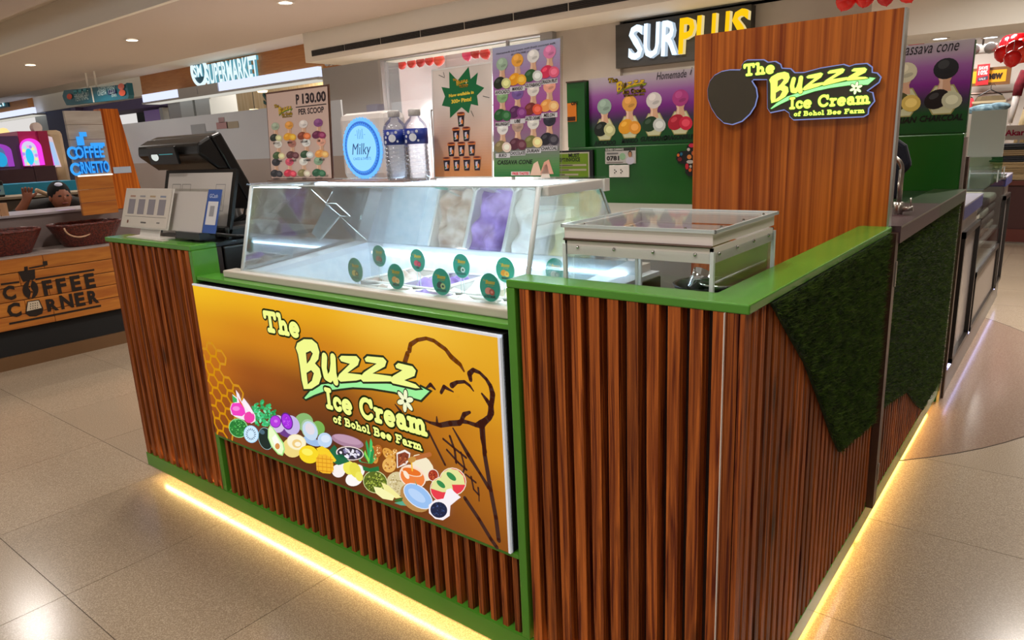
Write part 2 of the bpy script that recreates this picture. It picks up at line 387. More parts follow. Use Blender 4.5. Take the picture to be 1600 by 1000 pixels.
# balloons
bal = [mat('balloon_red', 'E0201C', .18, emit=.06), mat('balloon_orange', 'F24A30', .18, emit=.06), mat('balloon_pink', 'F0306A', .18, emit=.06), mat('balloon_deep', 'C01018', .18, emit=.06)]
bm_ = MB().lathe([(.001, -1.16), (.05, -1.15), (.03, -1.1), (.18, -1.02), (.5, -.86), (.82, -.5), (.98, 0), (.9, .45), (.6, .82), (.25, .97), (.001, 1)], (0, 0, 0), 20)
bmesh_ = [bm_.mesh('balloon', q) for q in bal]
for me in bmesh_: me.polygons.foreach_set('use_smooth', [True]*len(me.polygons))
def balloon(px, py, rad, y, ci, lab, top=2.95):
    p = at(px, py, 1, y); s = rad*(y+1.23)/FPX/1.02; r = root_at('balloon', tuple(p), lab, 'balloon', 'red balloons along the shop fronts')
    o = link('skin', bmesh_[ci]); o.location = p; o.scale = (s, s, s); o.rotation_euler = (rnd.uniform(-.5, .5), rnd.uniform(-.5, .5), 0); kid(o, r)
    kid(MB().tube([(p[0], p[1]+.01, p[2]+s*.8), (p[0], p[1]+.01, top)], .002, 4).build('string', M['wplastic']), r)
for i, (px, py, ra, ci) in enumerate(((567, 104, 9, 0), (579, 104, 9, 0), (592, 103, 11, 1), (616, 99, 10, 2), (628, 97, 10, 0), (643, 95, 10, 0), (657, 93, 10, 3), (671, 91, 10, 0), (686, 90, 12, 1), (730, 82, 11, 2), (743, 80, 10, 3), (758, 80, 11, 0), (835, 70, 11, 0))):
    lab = ['leftmost red balloon of the small cluster by the shop window edge', 'middle red balloon of the small cluster by the shop window edge', 'coral balloon at the right of the small cluster by the window edge', 'pink balloon starting the middle row of six above the shop window', 'second balloon, bright red, in the middle row of six', 'third balloon, red, in the middle row of six', 'fourth balloon, dark red, in the middle row of six', 'fifth balloon, red, in the middle row of six', 'orange-red balloon ending the middle row of six', 'pink balloon of the trio right of the middle row', 'dark red balloon in the middle of the trio above the pint poster', 'red balloon ending the trio above the pint poster', 'single red balloon above the tall menu stand'][i]
    balloon(px, py+4, ra, FY+.42, ci, lab)
for i, (px, py, ra, ci) in enumerate(((1322, 0, 14, 0), (1352, -4, 13, 0), (1384, -6, 12, 3), (1418, -10, 12, 0))):
    balloon(px, py, ra, FY-.45, ci, ['red balloon over the wood panel, leftmost of the top row', 'red balloon over the wood panel, second of the top row', 'dark red balloon over the wood panel, third of the top row', 'red balloon over the corner of the wood panel'][i], top=2.64)
# garments on the display rail in the window
def garment(name, m, x, y, ztop, wd, ln, lab, cat='clothes', sleeves=True, group=None, stripes=None):
    r = root_at(name, (x, y, ztop-ln), lab, cat, group); b = MB(); n = 9; f = []; bk = []
    for i in range(n):
        t = i/(n-1); hw = wd*(.38+.12*min(1, t*5)) if t < .2 else wd*(.5+.05*t)
        z = ztop-ln*t+(-.06*wd if i == 0 else 0)
        f.append([(x+hw*u, y-.05*(1-u*u)-.02*math.sin(u*9+i), z) for u in (-1, -.6, -.2, .2, .6, 1)]); bk.append([(x+hw*u, y+.05*(1-u*u), z) for u in (-1, -.6, -.2, .2, .6, 1)])
    for i in range(n-1):
        for j in range(5):
            b.add([f[i][j], f[i+1][j], f[i+1][j+1], f[i][j+1]], [(0, 1, 2, 3)]); b.add([bk[i][j], bk[i][j+1], bk[i+1][j+1], bk[i+1][j]], [(0, 1, 2, 3)])
    kid(b.build('body', m, smooth=True), r)
    if sleeves:
        for sgn in (-1, 1): kid(MB().tube([(x+sgn*wd*.45, y, ztop-.04), (x+sgn*wd*.68, y, ztop-.22), (x+sgn*wd*.72, y, ztop-.42)], [.06, .06, .05], 8).build('sleeve', m, smooth=True), r)
    kid(MB().tube([(x-wd*.36, y, ztop-.02), (x, y, ztop+.06), (x+wd*.36, y, ztop-.02)], .008, 6).tube([(x, y, ztop+.06), (x, y, ztop+.11), (x+.03, y, ztop+.14), (x+.05, y, ztop+.11)], .005, 6).build('hanger', M['black']), r)
    if stripes:
        for k in range(6): kid(box('band', stripes, x-wd*.5, x+wd*.5, y-.075, y-.06, ztop-.12-k*.09, ztop-.09-k*.09), r)
    return r
rail = root_at('clothes_rail', (-7, 7.9, 0), 'dark clothes rail inside the pink shop window', 'clothes rail')
kid(MB().tube([(-8.3, 7.7, 1.92), (-5.7, 7.7, 1.92)], .014, 8).build('rail_bar', M['dsteel']), rail)
for xx in (-8.3, -5.7): kid(MB().tube([(xx, 7.7, 0), (xx, 7.7, 1.92)], .014, 8).build('upright', M['dsteel']), rail)
for i, (dx, c, lb) in enumerate(((-7.85, 'E6A9A6', 'salmon pink top on the shop window rail, leftmost'), (-7.2, 'E9DDDA', 'white top on the shop window rail beside the pink one'), (-6.6, 'EBC9C4', 'pale pink dress on the shop window rail'), (-6.0, '1C1A1C', 'black trousers hanging at the right of the shop window rail'))):
    garment('blouse', mat('cloth_%d' % i, c, .8), dx, 7.7, 1.78, .3, .8, lb, group='clothes in the pink shop window')
tag(box('display_screen', mat('screen_light', 'BFC6C8', .4), -8.35, -6.3, 8.21, 8.295, 1.2, 2.28), 'pale grey back panel behind the clothes rail in the shop window', 'panel')

# SURPLUS sign
a = at(970, 42, 1, FY); b2 = at(1178, 8, 1, FY); zt = (a[2]+b2[2])/2; zb = at(970, 108, 1, FY)[2]
sg = root_at('shop_sign', (a[0], FY, zb), 'dark grey shop sign with glowing white and yellow letters', 'shop sign')
kid(box('sign_panel', M['dgrey'], a[0], b2[0]+.02, FY-.12, FY, zb, zt), sg)
l0 = at(981, 90, 1, FY-.2); l1 = at(1170, 55, 1, FY-.2); lh = .335; wf = emis('sign_white', 'D4ECFF', 1.6); yf = emis('sign_yellow', 'FFC414', 1.1); sw = emis('sign_side', 'CFE2F4', .75); sy_ = emis('sign_side_yellow', 'FFE6A0', .8)
LW = [.225, .25, .24, .235, .2, .25, .225]; xx = l0[0]; tot = sum(LW); span = l1[0]-l0[0]
for ch, wd, k in zip('SURPLUS', LW, range(7)):
    extrude_text('letter', wf if k < 3 else yf, sw if k < 3 else sy_, ch, (xx, FY-.12, l0[2]-.015), (1, 0, 0), (0, 0, 1), lh, .07, width=wd*span/tot*.93, bold=.025, shear=.06, parent=sg); xx += wd*span/tot

# ---------------------------------------------------------------- right-hand shop interior beyond the aisle
struct(box('wall_shop_right_back', mat('shop_cream', 'D8CFC6', .8), -2.6, 4, 11.6, 11.7, 0, 3.2))
struct(box('ceiling_shop_right', mat('shop_ceiling_dark', '3A3430', .9), -2.6, 4, FY+.9, 11.6, 2.62, 2.7))
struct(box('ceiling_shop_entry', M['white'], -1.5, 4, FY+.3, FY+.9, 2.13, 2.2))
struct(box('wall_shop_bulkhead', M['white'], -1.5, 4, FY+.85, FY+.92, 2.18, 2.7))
struct(box('wall_shop_right_left', MATS['shop_cream'], -2.6, -2.5, FY+.3, 11.6, 0, 2.7))
for i, (px, py) in enumerate(((1469, 60), (1548, 58))):
    p = at(px, py, 2, 2.13)
    r = root_at('recessed_light', tuple(p), ['oval recessed light above the purple banner', 'oval recessed light above the balloons at right'][i], 'downlight', 'shop entry lights')
    kid(MB().lathe([(.06, 0), (.08, 0), (.08, -.006), (.06, -.006)], (p[0], p[1], 2.13), 20, ring=True).build('bezel', M['wplastic']), r)
    kid(MB().lathe([(.001, 0), (.062, 0)], (p[0], p[1], 2.128), 20).build('diffuser', emis('entry_light', 'F4F8FF', 6)), r)
for i, (lx, ly) in enumerate(((-.6, 9.0), (.6, 10.2), (-1.2, 10.6))):
    r = root_at('shop_ceiling_lamp', (lx, ly, 2.6), ['shop ceiling lamp nearer the entrance', 'shop ceiling lamp over the folded clothes', 'shop ceiling lamp by the back wall'][i], 'ceiling lamp', 'shop ceiling lamps')
    kid(MB().lathe([(.001, -.02), (.12, -.02), (.14, 0)], (lx, ly, 2.62), 18).build('lamp_disc', M['lamp']), r)
    ld = bpy.data.lights.new('shop_lamp', 'AREA'); ld.shape = 'DISK'; ld.size = .4; ld.energy = 32; ld.color = (1, .93, .88)
    lo = bpy.data.objects.new('shop_lamp', ld); COL.objects.link(lo); lo.location = (lx, ly, 2.57); kid(lo, r)
for i, (px, py, ra, ci) in enumerate(((1577, 69, 11, 3), (1590, 67, 12, 3), (1567, 84, 10, 0), (1587, 77, 11, 0), (1600, 74, 12, 0), (1582, 92, 10, 0), (1600, 85, 10, 1), (1428, 68, 7, 0), (1436, 67, 7, 3))):
    balloon(px, py, ra, [9.2, 9.0, 8.4, 8.2, 8.8, 7.8, 8.0, 7.9, 8.1][i], ci, ['dark red balloon at the back of the right-hand bunch', 'dark red balloon at the upper right of the right-hand bunch', 'red balloon at the left of the right-hand bunch', 'red balloon in the middle of the right-hand bunch', 'red balloon at the frame edge of the right-hand bunch', 'lowest red balloon hanging from the right-hand bunch', 'orange-red balloon at the lower right of the right-hand bunch', 'red balloon showing above the purple banner, left', 'dark red balloon showing above the purple banner, right'][i], top=2.62)
# "new" sign
p0 = at(1518, 131, 1, 11.3); p1 = at(1574, 108, 1, 11.3)
ns = root_at('hanging_shop_sign', tuple(p0), 'yellow shop sign reading new in a brown wooden frame', 'sign')
kid(box('frame', mat('sign_frame', '7A4E22', .5), p0[0]-.05, p1[0]+.05, 11.26, 11.3, p0[2]-.04, p1[2]+.04), ns)
ar = Art((p0[0], 11.255, p0[2]), (1, 0, 0), (0, 0, 1), .002); ww, hh = p1[0]-p0[0], p1[2]-p0[2]
ar.rect(0, 0, ww, hh, 'F0A81C', 0); ar.text('new', ww*.45, hh*.28, hh*.62, '2A1408', 2, bold=.05, width=ww*.45); ar.build('sign_face', M['halflit'], ns)
rt = root_at('price_card', (p0[0]+.1, 11.2, p0[2]), 'small red sale card hanging in front of the yellow sign', 'card')
kid(box('card', mat('card_red', 'C81E28', .5), p0[0]+.06, p0[0]+.21, 11.2, 11.206, p0[2]-.03, p0[2]+.25), rt)
ar = Art((p0[0]+.05, 11.198, p0[2]-.06), (1, 0, 0), (0, 0, 1), .002); ar.text('SAVE', .03, .24, .04, 'F0E0E0', 1, bold=.04, width=.11); ar.text('10%', .03, .17, .055, 'F0E0E0', 1, bold=.04, width=.11); ar.poly([(.03, .08), (.15, .1), (.15, .15), (.03, .13)], '3C3C50', 1); ar.text('SALE', .045, .1, .025, 'F0E0E0', 2, width=.08); ar.build('lettering', M['halflit'], rt)
rr = root_at('wall_clothes_rail', (-.6, 11.4, 1.6), 'wall mounted clothes rail under the yellow sign', 'clothes rail')
kid(MB().tube([(-1.3, 11.3, 1.72), (-.4, 11.3, 1.72)], .016, 8).build('rail_bar', M['bronze']), rr)
for xx in (-1.3, -.42): kid(MB().tube([(xx, 11.3, 1.72), (xx, 11.6, 1.72)], .012, 6).build('bracket', M['bronze']), rr)
garment('hanging_vest', mat('vest_red', 'D83C48', .8), -1.06, 11.25, 1.68, .3, .62, 'red vest hanging at the left of the wall rail', sleeves=False)
garment('hanging_vest', mat('vest_khaki', '6E5F45', .8), -.74, 11.2, 1.7, .4, .62, 'khaki striped vest hanging in the middle of the wall rail', sleeves=False, stripes=mat('vest_band', 'B8A888', .8))
tag(box('backlit_panel', emis('lime_panel', 'C8E830', .9), .02, .3, 11.5, 11.58, 1.45, 2.0), 'lime green rounded light panel on the shop wall', 'light panel')
# twin-head emergency light, right shop
def emergency(cx, cy, cz, lab, s=1):
    r = root_at('emergency_light', (cx, cy, cz), lab, 'emergency light')
    kid(box('housing', M['wplastic'], cx-.14*s, cx+.14*s, cy-.05*s, cy, cz-.05*s, cz+.05*s, bevel=.012), r)
    for sg_ in (-1, 1):
        kid(MB().lathe([(.02, 0), (.05, 0), (.062, .05), (.055, .055), (.001, .05)], (cx+sg_*.08*s, cy-.05*s, cz), 18, rot=Matrix.Rotation(R(90), 3, 'X')).build('lamp_head', mat('lamp_grey', 'B8B8B8', .2, .4), smooth=True), r)
    return r
p = at(521, 97, 1, FY-.12); emergency(p[0], FY-.098, p[2], 'white twin head emergency light on the grey pier by the shop window', .95)
p = at(1536, 77, 1, 9); el = emergency(p[0], 9, p[2], 'white twin head emergency light inside the right-hand shop', 1)
kid(box('hanger_rod', M['dsteel'], p[0]-.01, p[0]+.01, 8.95, 8.97, p[2]+.04, 2.62), el)
# mannequin at the frame edge
mx, my = at(1622, 150, 1, 9.75)[0], 9.75
mq = root_at('mannequin', (mx, my, 0), 'white mannequin in a maroon ruffled top at the right frame edge', 'mannequin')
mw = mat('mannequin_white', 'E4DED8', .35); mar = noisy('maroon_cloth', '6A1420', '8A2030', (40, 40, 20), 3, .8, bump=.6)
B0 = 0.94
kid(MB().lathe([(.11, B0+.12), (.12, B0+.3), (.105, B0+.5), (.11, B0+.62), (.15, B0+.85), (.15, B0+.98), (.06, B0+1.06), (.05, B0+1.13), (.07, B0+1.18), (.085, B0+1.26), (.075, B0+1.35), (.02, B0+1.39)], (mx, my, 0), 20, 1, .7).build('body', mw, smooth=True), mq)
kid(MB().lathe([(.13, B0+.52), (.12, B0+.62), (.165, B0+.85), (.16, B0+.98), (.08, B0+1.05)], (mx, my, 0), 20, 1, .75).build('top', mar, smooth=True), mq)
kid(MB().lathe([(.2, B0+.02), (.17, B0+.3), (.13, B0+.52)], (mx, my, 0), 20, 1, .75).build('skirt', noisy('khaki_cloth', 'B8A070', 'D0BC90', (30, 30, 10), 3, .8), smooth=True), mq)
for s_ in (-1, 1):
    kid(MB().tube([(mx+s_*.15, my, B0+.96), (mx+s_*.2, my-.02, B0+.8), (mx+s_*.21, my-.03, B0+.68)], [.06, .055, .05], 10).build('sleeve', mar, smooth=True), mq)
    kid(MB().tube([(mx+s_*.21, my-.03, B0+.7), (mx+s_*.225, my-.06, B0+.52), (mx+s_*.24, my-.1, B0+.36)], [.04, .035, .024], 10).build('forearm', mw, smooth=True), mq)
    hd = MB().ball((mx+s_*.245, my-.11, B0+.31), .018, .03, .05, 10, 8)
    for q in range(4): hd.tube([(mx+s_*.245, my-.135+.017*q, B0+.28), (mx+s_*.25, my-.14+.017*q, B0+.22)], [.0085, .006], 6)
    hd.tube([(mx+s_*.24, my-.14, B0+.33), (mx+s_*.23, my-.165, B0+.28)], [.009, .007], 6); kid(hd.build('hand', mw, smooth=True), mq)
    kid(MB().tube([(mx+s_*.07, my, B0+.2), (mx+s_*.075, my, .66), (mx+s_*.07, my, .39)], [.075, .06, .045], 10).build('leg', mw, smooth=True), mq)
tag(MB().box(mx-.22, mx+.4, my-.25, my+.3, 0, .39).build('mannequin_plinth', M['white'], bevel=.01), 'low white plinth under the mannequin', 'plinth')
# shelf with folded clothes at the right edge, printed Akari header
fx0 = at(1526, 345, 2, .25)[0]; FYT = 8.4
tb = root_at('display_table', (fx0, FYT, 0), 'dark red wooden display table carrying folded trousers', 'table')
kid(box('top', mat('red_wood', '5A241A', .4), -.45, .7, FYT, FYT+.7, .64, .69), tb)
kid(box('front', mat('maroon_panel', '3C1210', .5), -.42, .67, FYT+.03, FYT+.06, .16, .64), tb)
for xx in (-.44, .64): kid(box('leg', MATS['red_wood'], xx, xx+.05, FYT+.01, FYT+.69, 0, .64), tb)
kid(box('skirting', MATS['red_wood'], -.44, .69, FYT, FYT+.03, .02, .16), tb)
q = at(1570, 212, 1, FYT+.42); hz_ = q[2]
hb = root_at('display_header', (0, FYT+.4, hz_-.05), 'white printed display header above the folded clothes', 'sign')
kid(box('board', M['cardw'], -.36, .7, FYT+.42, FYT+.44, hz_-.05, hz_+.11), hb)
kid(box('support', M['wplastic'], -.2, -.18, FYT+.42, FYT+.43, .69, hz_-.05), hb); kid(box('support', M['wplastic'], .5, .52, FYT+.42, FYT+.43, .69, hz_-.05), hb)
ar = Art((-.36, FYT+.418, hz_), (1, 0, 0), (0, 0, 1), .001); ar.text('Akari', q[0]+.36, 0, .06, 'B8184A', 1, bold=.03, width=.2); ar.build('lettering', M['halflit'], hb)
cols = ['C0A880', 'A8906A', 'B8A078', '34363C', '9A8464', '2A2C30']
for i, c in enumerate(cols):
    for k, xo in enumerate((-.2, .28)):
        zz = .692+i*.066; o = MB(); wv = .2
        for q in range(3): o.box(xo-wv+rnd.uniform(-.02, .02), xo+wv+rnd.uniform(-.02, .02), FYT+.06+rnd.uniform(0, .03), FYT+.36, zz+q*.021, zz+q*.021+.02)
        tag(o.build('folded_trousers', noisy('fold_'+c, c, c, (30, 30, 30), 3, .9, bump=.5), bevel=.009), ['bottom', 'second', 'third', 'fourth', 'fifth', 'topmost'][i]+' folded trousers of the '+['left', 'right'][k]+' stack on the display table', 'folded clothes', 'folded trousers on the display table')

# ================================================================ left background
# supermarket fascia, plane y = 7
SX0, SX1 = -16.85, -10.15
struct(box('wall_supermarket_fascia', M['fascia'], SX0, SX1, 7.0, 7.4, 2.78, 3.3))
struct(MB().hexa([(SX1, 7.0, 2.72), (SX1+.9, 7.9, 2.72), (SX1+.9, 8.1, 2.72), (SX1, 7.4, 2.72)], [(SX1, 7.0, 3.3), (SX1+.9, 7.9, 3.3), (SX1+.9, 8.1, 3.3), (SX1, 7.4, 3.3)]).build('wall_supermarket_return', M['fascia']))
struct(box('wall_supermarket_fascia_far', M['fascia'], -30, -23.9, 7.0, 7.4, 2.85, 3.5))
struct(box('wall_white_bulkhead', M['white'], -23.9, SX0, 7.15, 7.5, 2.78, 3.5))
lp = emis('light_panel', 'DCE4FF', 1.15)
def light_row(x0, x1, n, z0, lab):
    r = root_at('light_box_canopy', (x0, 6.95, z0), lab, 'canopy light'); st = (x1-x0)/n
    kid(box('tray', mat('tray_grey', 'B4B6BC', .4), x0, x1, 6.88, 7.3, z0-.04, z0), r)
    for k in range(n): kid(box('light_panel', lp if k not in (2, 3) or n < 5 else MATS['tray_grey'], x0+k*st+.02, x0+(k+1)*st-.02, 6.9, 6.98, z0, z0+.17), r)
    kid(box('underlight', emis('under_light', 'E8E4D8', .8), x0+.1, x1-.1, 6.9, 7.25, z0-.043, z0-.04), r)
light_row(SX0+.15, SX1, 8, 2.59, 'row of glowing white panels under the wooden supermarket fascia')
light_row(-30, -23.3, 8, 2.74, 'row of glowing white panels at the far left edge')
# supermarket lettering
sm = root_at('supermarket_sign', (-14, 7, 2.9), 'glowing white supermarket lettering with a round emblem on wooden fascia', 'sign')
smw = emis('sm_white', 'E6FAFF', 1.05); sms = emis('sm_side', '7CC8DC', .6); smb = mat('sm_dark', '205868', .4)
a = at(325, 132, 1, 6.93); b2 = at(404, 110, 1, 6.93); e0 = at(310, 111, 1, 6.95); er = .3
extrude_text('letters', smw, sms, 'SUPERMARKET', (a[0], 6.96, a[2]), (1, 0, .0), (0, 0, 1), .36, .05, width=b2[0]-a[0], bold=.03, parent=sm)
kid(MB().lathe([(er*.82, 0), (er, 0), (er, .05), (er*.82, .05)], (e0[0], 6.99, e0[2]), 36, rot=Matrix.Rotation(R(90), 3, 'X'), ring=True).build('emblem_ring', smw), sm)
kid(MB().lathe([(.001, 0), (er*.83, 0), (er*.83, .02), (.001, .02)], (e0[0], 6.99, e0[2]), 36, rot=Matrix.Rotation(R(90), 3, 'X')).build('emblem_disc', mat('emblem_teal', '1E5A70', .4, emit=.1)), sm)
extrude_text('emblem_letters', smw, sms, 'SM', (e0[0]-er*.55, 6.96, e0[2]-er*.36), (1, 0, 0), (0, 0, 1), er*.72, .03, width=er*1.1, bold=.03, parent=sm)
sm2 = root_at('far_supermarket_sign', (-26, 7, 3), 'end of a second glowing sign cut by the left frame edge', 'sign')
kid(box('backing', smb, -26.2, -25.35, 6.95, 7.0, 3.05, 3.37), sm2); extrude_text('letters', smw, sms, 'ET', (-26.15, 6.95, 3.1), (1, 0, 0), (0, 0, 1), .22, .03, width=.7, bold=.03, parent=sm2)
# supermarket columns and inner wood wall with SE lettering
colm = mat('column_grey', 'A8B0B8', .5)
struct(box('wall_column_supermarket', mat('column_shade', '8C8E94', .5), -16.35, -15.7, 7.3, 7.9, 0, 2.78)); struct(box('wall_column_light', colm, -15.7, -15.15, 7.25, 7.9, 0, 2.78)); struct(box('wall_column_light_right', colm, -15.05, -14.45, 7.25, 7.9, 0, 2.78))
struct(box('trim_5', mat('olive_strip', '3A4028', .5), -15.15, -15.05, 7.3, 7.8, 0, 2.78))
struct(box('wall_supermarket_inner', noisy('pale_wood', 'C8A878', 'DCC49A', (14, 14, 1), 4, .5), -22, -9.0, 10.0, 10.1, 0, 3.4))
sel = root_at('service_lettering', (-12, 9.98, 2.4), 'dark green letters SE on the pale wood wall', 'lettering')
a = at(414, 163, 1, 9.99); b2 = at(433, 163, 1, 9.99); extrude_text('letter', mat('dkgreen', '2A4A44', .5), MATS['dkgreen'], 'S', (a[0], 9.99, a[2]), (1, 0, 0), (0, 0, 1), .3, .04, bold=.02, parent=sel); extrude_text('letter', MATS['dkgreen'], MATS['dkgreen'], 'E', (b2[0]-.12, 9.99, b2[2]-.02), (1, 0, 0), (0, 0, 1), .3, .04, bold=.02, parent=sel)
p0 = at(535, 205, 1, 9.5); p1 = at(551, 143, 1, 9.5)
tag(box('lit_poster', emis('poster_glow', 'F4E8B8', .95), p0[0]-.3, p1[0], 9.45, 9.5, .0, p1[2]), 'pale yellow lit poster between the price board and the shop pier', 'poster')
for i, (px, py) in enumerate(((308, 173), (342, 172), (398, 172), (410, 143))):
    p = at(px, py, 1, 8.6)
    r = root_at('small_ceiling_lamp', tuple(p), ['warm small lamp beside the supermarket column', 'small lamp in the supermarket, second from the column', 'small lamp in the supermarket under the lettering', 'small lamp in the supermarket above the lettering'][i], 'lamp', 'supermarket ceiling lamps')
    kid(MB().lathe([(.001, -.02), (.1, -.02), (.12, .02)], p, 14).build('glow', emis('small_warm', 'FFE0A8', 3)), r); kid(MB().tube([(p[0], p[1], p[2]+.01), (p[0], p[1], 3.4)], .01, 6).build('stem', M['black']), r)
ld = bpy.data.lights.new('supermarket_lamp', 'AREA'); ld.size = 2.5; ld.energy = 180; ld.color = (1, .88, .7); lo = bpy.data.objects.new('supermarket_lamp', ld); COL.objects.link(lo); lo.location = (-13, 9.0, 3.3)
# cinema / arcade corner: navy walls, dark opening
navy = mat('navy_wall', '2A3060', .6)
struct(box('wall_navy', navy, -23.3, -21.5, 7.2, 8.2, 0, 2.85)); struct(box('wall_navy_lintel', mat('purple_lintel', '5A5080', .6), -23.3, SX0, 7.4, 8.2, 2.55, 2.8))
struct(box('wall_navy_post', mat('purple_post', '5A4E7A', .6), -21.5, -21.2, 7.2, 8.2, 0, 2.8))
struct(box('wall_dark_opening', M['blackmat'], -21.2, -16.4, 8.8, 8.9, 0, 2.8))
struct(box('window_2', mat('purple_glass', '6A4A90', .25, emit=.15), -18.2, -17.3, 7.6, 7.65, 0, 2.5)); struct(box('trim_6', colm, -17.3, -17.15, 7.55, 7.7, 0, 2.52))
struct(box('wall_column_far', colm, -24.3, -23.3, 7.25, 7.9, 0, 2.85)); struct(box('wall_pale_wood_far', MATS['pale_wood'], -30, -24.3, 9.5, 9.6, 0, 3.2))
for i, (px, py) in enumerate(((7, 212), (101, 196))):
    p = at(px, py, 1, 8.5)
    r = root_at('glow_lamp', tuple(p), ['small warm table lamp glow at the far left', 'orange lamp glow beside the wooden sign'][i], 'lamp'); kid(MB().lathe([(.05, -.25), (.16, -.2), (.2, .1), (.12, .25), (.02, .28)], p, 12).build('shade', emis('glow%d' % i, ['FFD890', 'E86020'][i], 1.2), smooth=True), r); kid(MB().tube([(p[0], p[1], 0), (p[0], p[1], p[2]-.2)], .03, 8).build('stand', M['black']), r)
# hanging teal wayfinding sign
HY = 5.0
q = [at(96, 142, 1, HY), at(200, 143, 1, HY), at(200, 166, 1, HY), at(103, 163, 1, HY)]
hx0, hx1, hz0, hz1 = q[0][0], q[1][0], q[3][2]-.02, q[0][2]+.0
hs = root_at('wayfinding_sign', (hx0, HY, hz0), 'teal hanging direction sign with white writing and orange dots', 'sign')
bv = .12; kid(MB().prism([(hx0+.02, HY, hz0+bv), (hx0+bv, HY, hz0), (hx1-.05, HY, hz0-.06), (hx1, HY, hz0), (hx1, HY, hz1-.08), (hx1-.06, HY, hz1-.1), (hx0+bv, HY, hz1), (hx0, HY, hz1-.1)], (0, .1, 0)).build('board', mat('teal_sign', '0E6478', .4)), hs)
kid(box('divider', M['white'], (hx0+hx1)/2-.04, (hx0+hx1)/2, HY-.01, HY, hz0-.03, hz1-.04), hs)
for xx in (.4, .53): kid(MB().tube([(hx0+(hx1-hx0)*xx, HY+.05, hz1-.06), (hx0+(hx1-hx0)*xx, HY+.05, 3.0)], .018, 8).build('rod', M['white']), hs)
W_, H_ = hx1-hx0, hz1-hz0; ar = Art((hx0, HY-.012, hz0), (1, 0, 0), (0, 0, 1), .003)
for k in range(3): ar.rect(W_*(.21+.08*k), H_*.6, W_*(.26+.08*k), H_*.85, '4AA0B0', 1)
ar.text('TRANSPORT', W_*.21, H_*.36, .1, 'C8E4E8', 1, width=W_*.24); ar.text('TERMINAL', W_*.21, H_*.14, .1, 'C8E4E8', 1, width=W_*.22)
ar.ell(.13*W_, .52*H_, .13, .055, 'E05A38', 1); ar.build('left_print', M['halflit'], hs); ar = Art((hx0, HY-.012, hz0), (1, 0, 0), (0, 0, 1), .003)
for c_, u_, v_ in (('E07A6A', .93, .55), ('E05A38', .93, .18)): ar.ell(u_*W_, v_*H_, .13, .055, c_, 1)
ar.text('SUPERMARKET', W_*.6, H_*.55, .09, 'C8E4E8', 1, width=W_*.25); ar.text('CINEMA', W_*.58, H_*.24, .09, 'C8E4E8', 1, width=W_*.13); ar.rect(W_*.73, H_*.2, W_*.85, H_*.45, '20245A', 1); ar.text('1.2.3.7', W_*.745, H_*.25, .08, 'C8E4E8', 2, width=W_*.09); ar.text('IMAX', W_*.78, H_*.02, .08, 'C8E4E8', 1, width=W_*.07)
ar.build('right_print', M['halflit'], hs)

# frosted partition of the next stall, plane y = 2.7
fr = root_at('frosted_partition', (-6, 2.72, 0), 'frosted grey glass partition behind the till', 'partition')
kid(box('upper_pane', noisy('frosted', 'BEC0C4', 'CACCCE', (1, 1, 1), 2, .35), -8.55, -4.45, 2.72, 2.735, 1.3, 1.75), fr)
kid(box('lower_pane', noisy('frosted_beige', 'A4958A', 'B0A298', (1, 1, 1), 2, .35), -8.5, -4.45, 2.715, 2.735, .75, 1.3), fr)
kid(box('lower_board', M['fascia'], -8.5, -4.45, 2.71, 2.735, 0, .75), fr)
ar = Art((-8.3, 2.718, 1.3), (1, 0, 0), (0, 0, 1), .001)
def pu(px, py): p = at(px, py, 1, 2.718); return (p[0]+8.3, p[2]-1.3)
for (x0, y0, x1, y1, c_) in ((300, 193, 320, 211, '9A9C9E'), (323, 204, 337, 212, '8C9294'), (342, 183, 350, 192, 'A88A8A'), (339, 190, 355, 202, 'B08888'), (355, 189, 372, 201, 'A89C86')):
    u0, v0 = pu(x0, y1); u1, v1 = pu(x1, y0); ar.rect(u0, v0, u1, v1, c_, 1)
ar.build('faint_stickers', M['halflit'], fr)

# ================================================================ neighbouring coffee stall, face plane x = -5.1
CX = -5.1
pine = noisy('pine_plank', '9A5418', 'C07A2C', (3, 2.2, 22), 5, .45, lo=.3, hi=.75, rand=.1, dist=1.2)
ck = root_at('coffee_stall', (CX, 1, 0), 'low coffee stall counter clad in orange pine planks with black printed lettering', 'counter')
Y0, Y1 = -1.1, 1.95
kid(box('plinth', mat('stall_plinth', '6A4C30', .4), CX-.9, CX-.01, Y0, Y1, 0, .09), ck); kid(box('toe_kick', M['blackmat'], CX-.9, CX-.03, Y0, Y1, .09, .268), ck)
for k in range(5):
    z = .268+k*.095
    for j, (ya, yb) in enumerate(((Y0, .55-.16*(k % 2)), (.552-.16*(k % 2), Y1))): kid(box('plank', pine, CX-.03, CX-.0005*(k % 3), ya, yb, z+.0015, z+.092, bevel=.0025), ck)
kid(box('body', mat('stall_body', '4A3424', .7), CX-.9, CX-.03, Y0, Y1, .268, .742), ck)
kid(box('ledge', mat('ledge_stone', '9A8C86', .4), CX-.42, CX-.001, Y0, Y1, .742, .752), ck)
kid(box('riser', mat('riser_mauve', '8E7F7C', .5), CX-.9, CX-.42, Y0, Y1, .752, .985), ck)
kid(box('stall_top', mat('stall_top', 'B4AEB4', .3), CX-.92, CX-.4, Y0, Y1, .985, 1.0), ck)
ar = Art((CX+.0012, 0, 0), (0, 1, 0), (0, 0, 1), .0005)
def cz(px, py): p = at(px, py, 0, CX); return (p[1], p[2])
def c5(x, y): return cz(x/5, 360+y/5)
ink = '1E120C'; ar.map = lambda p: c5(*p)
ar.poly([(5, 415), (150, 395), (152, 410), (8, 430)], ink); ar.poly([(275, 375), (735, 300), (738, 314), (275, 390)], ink); ar.poly([(70, 722), (788, 580), (790, 595), (72, 738)], ink)
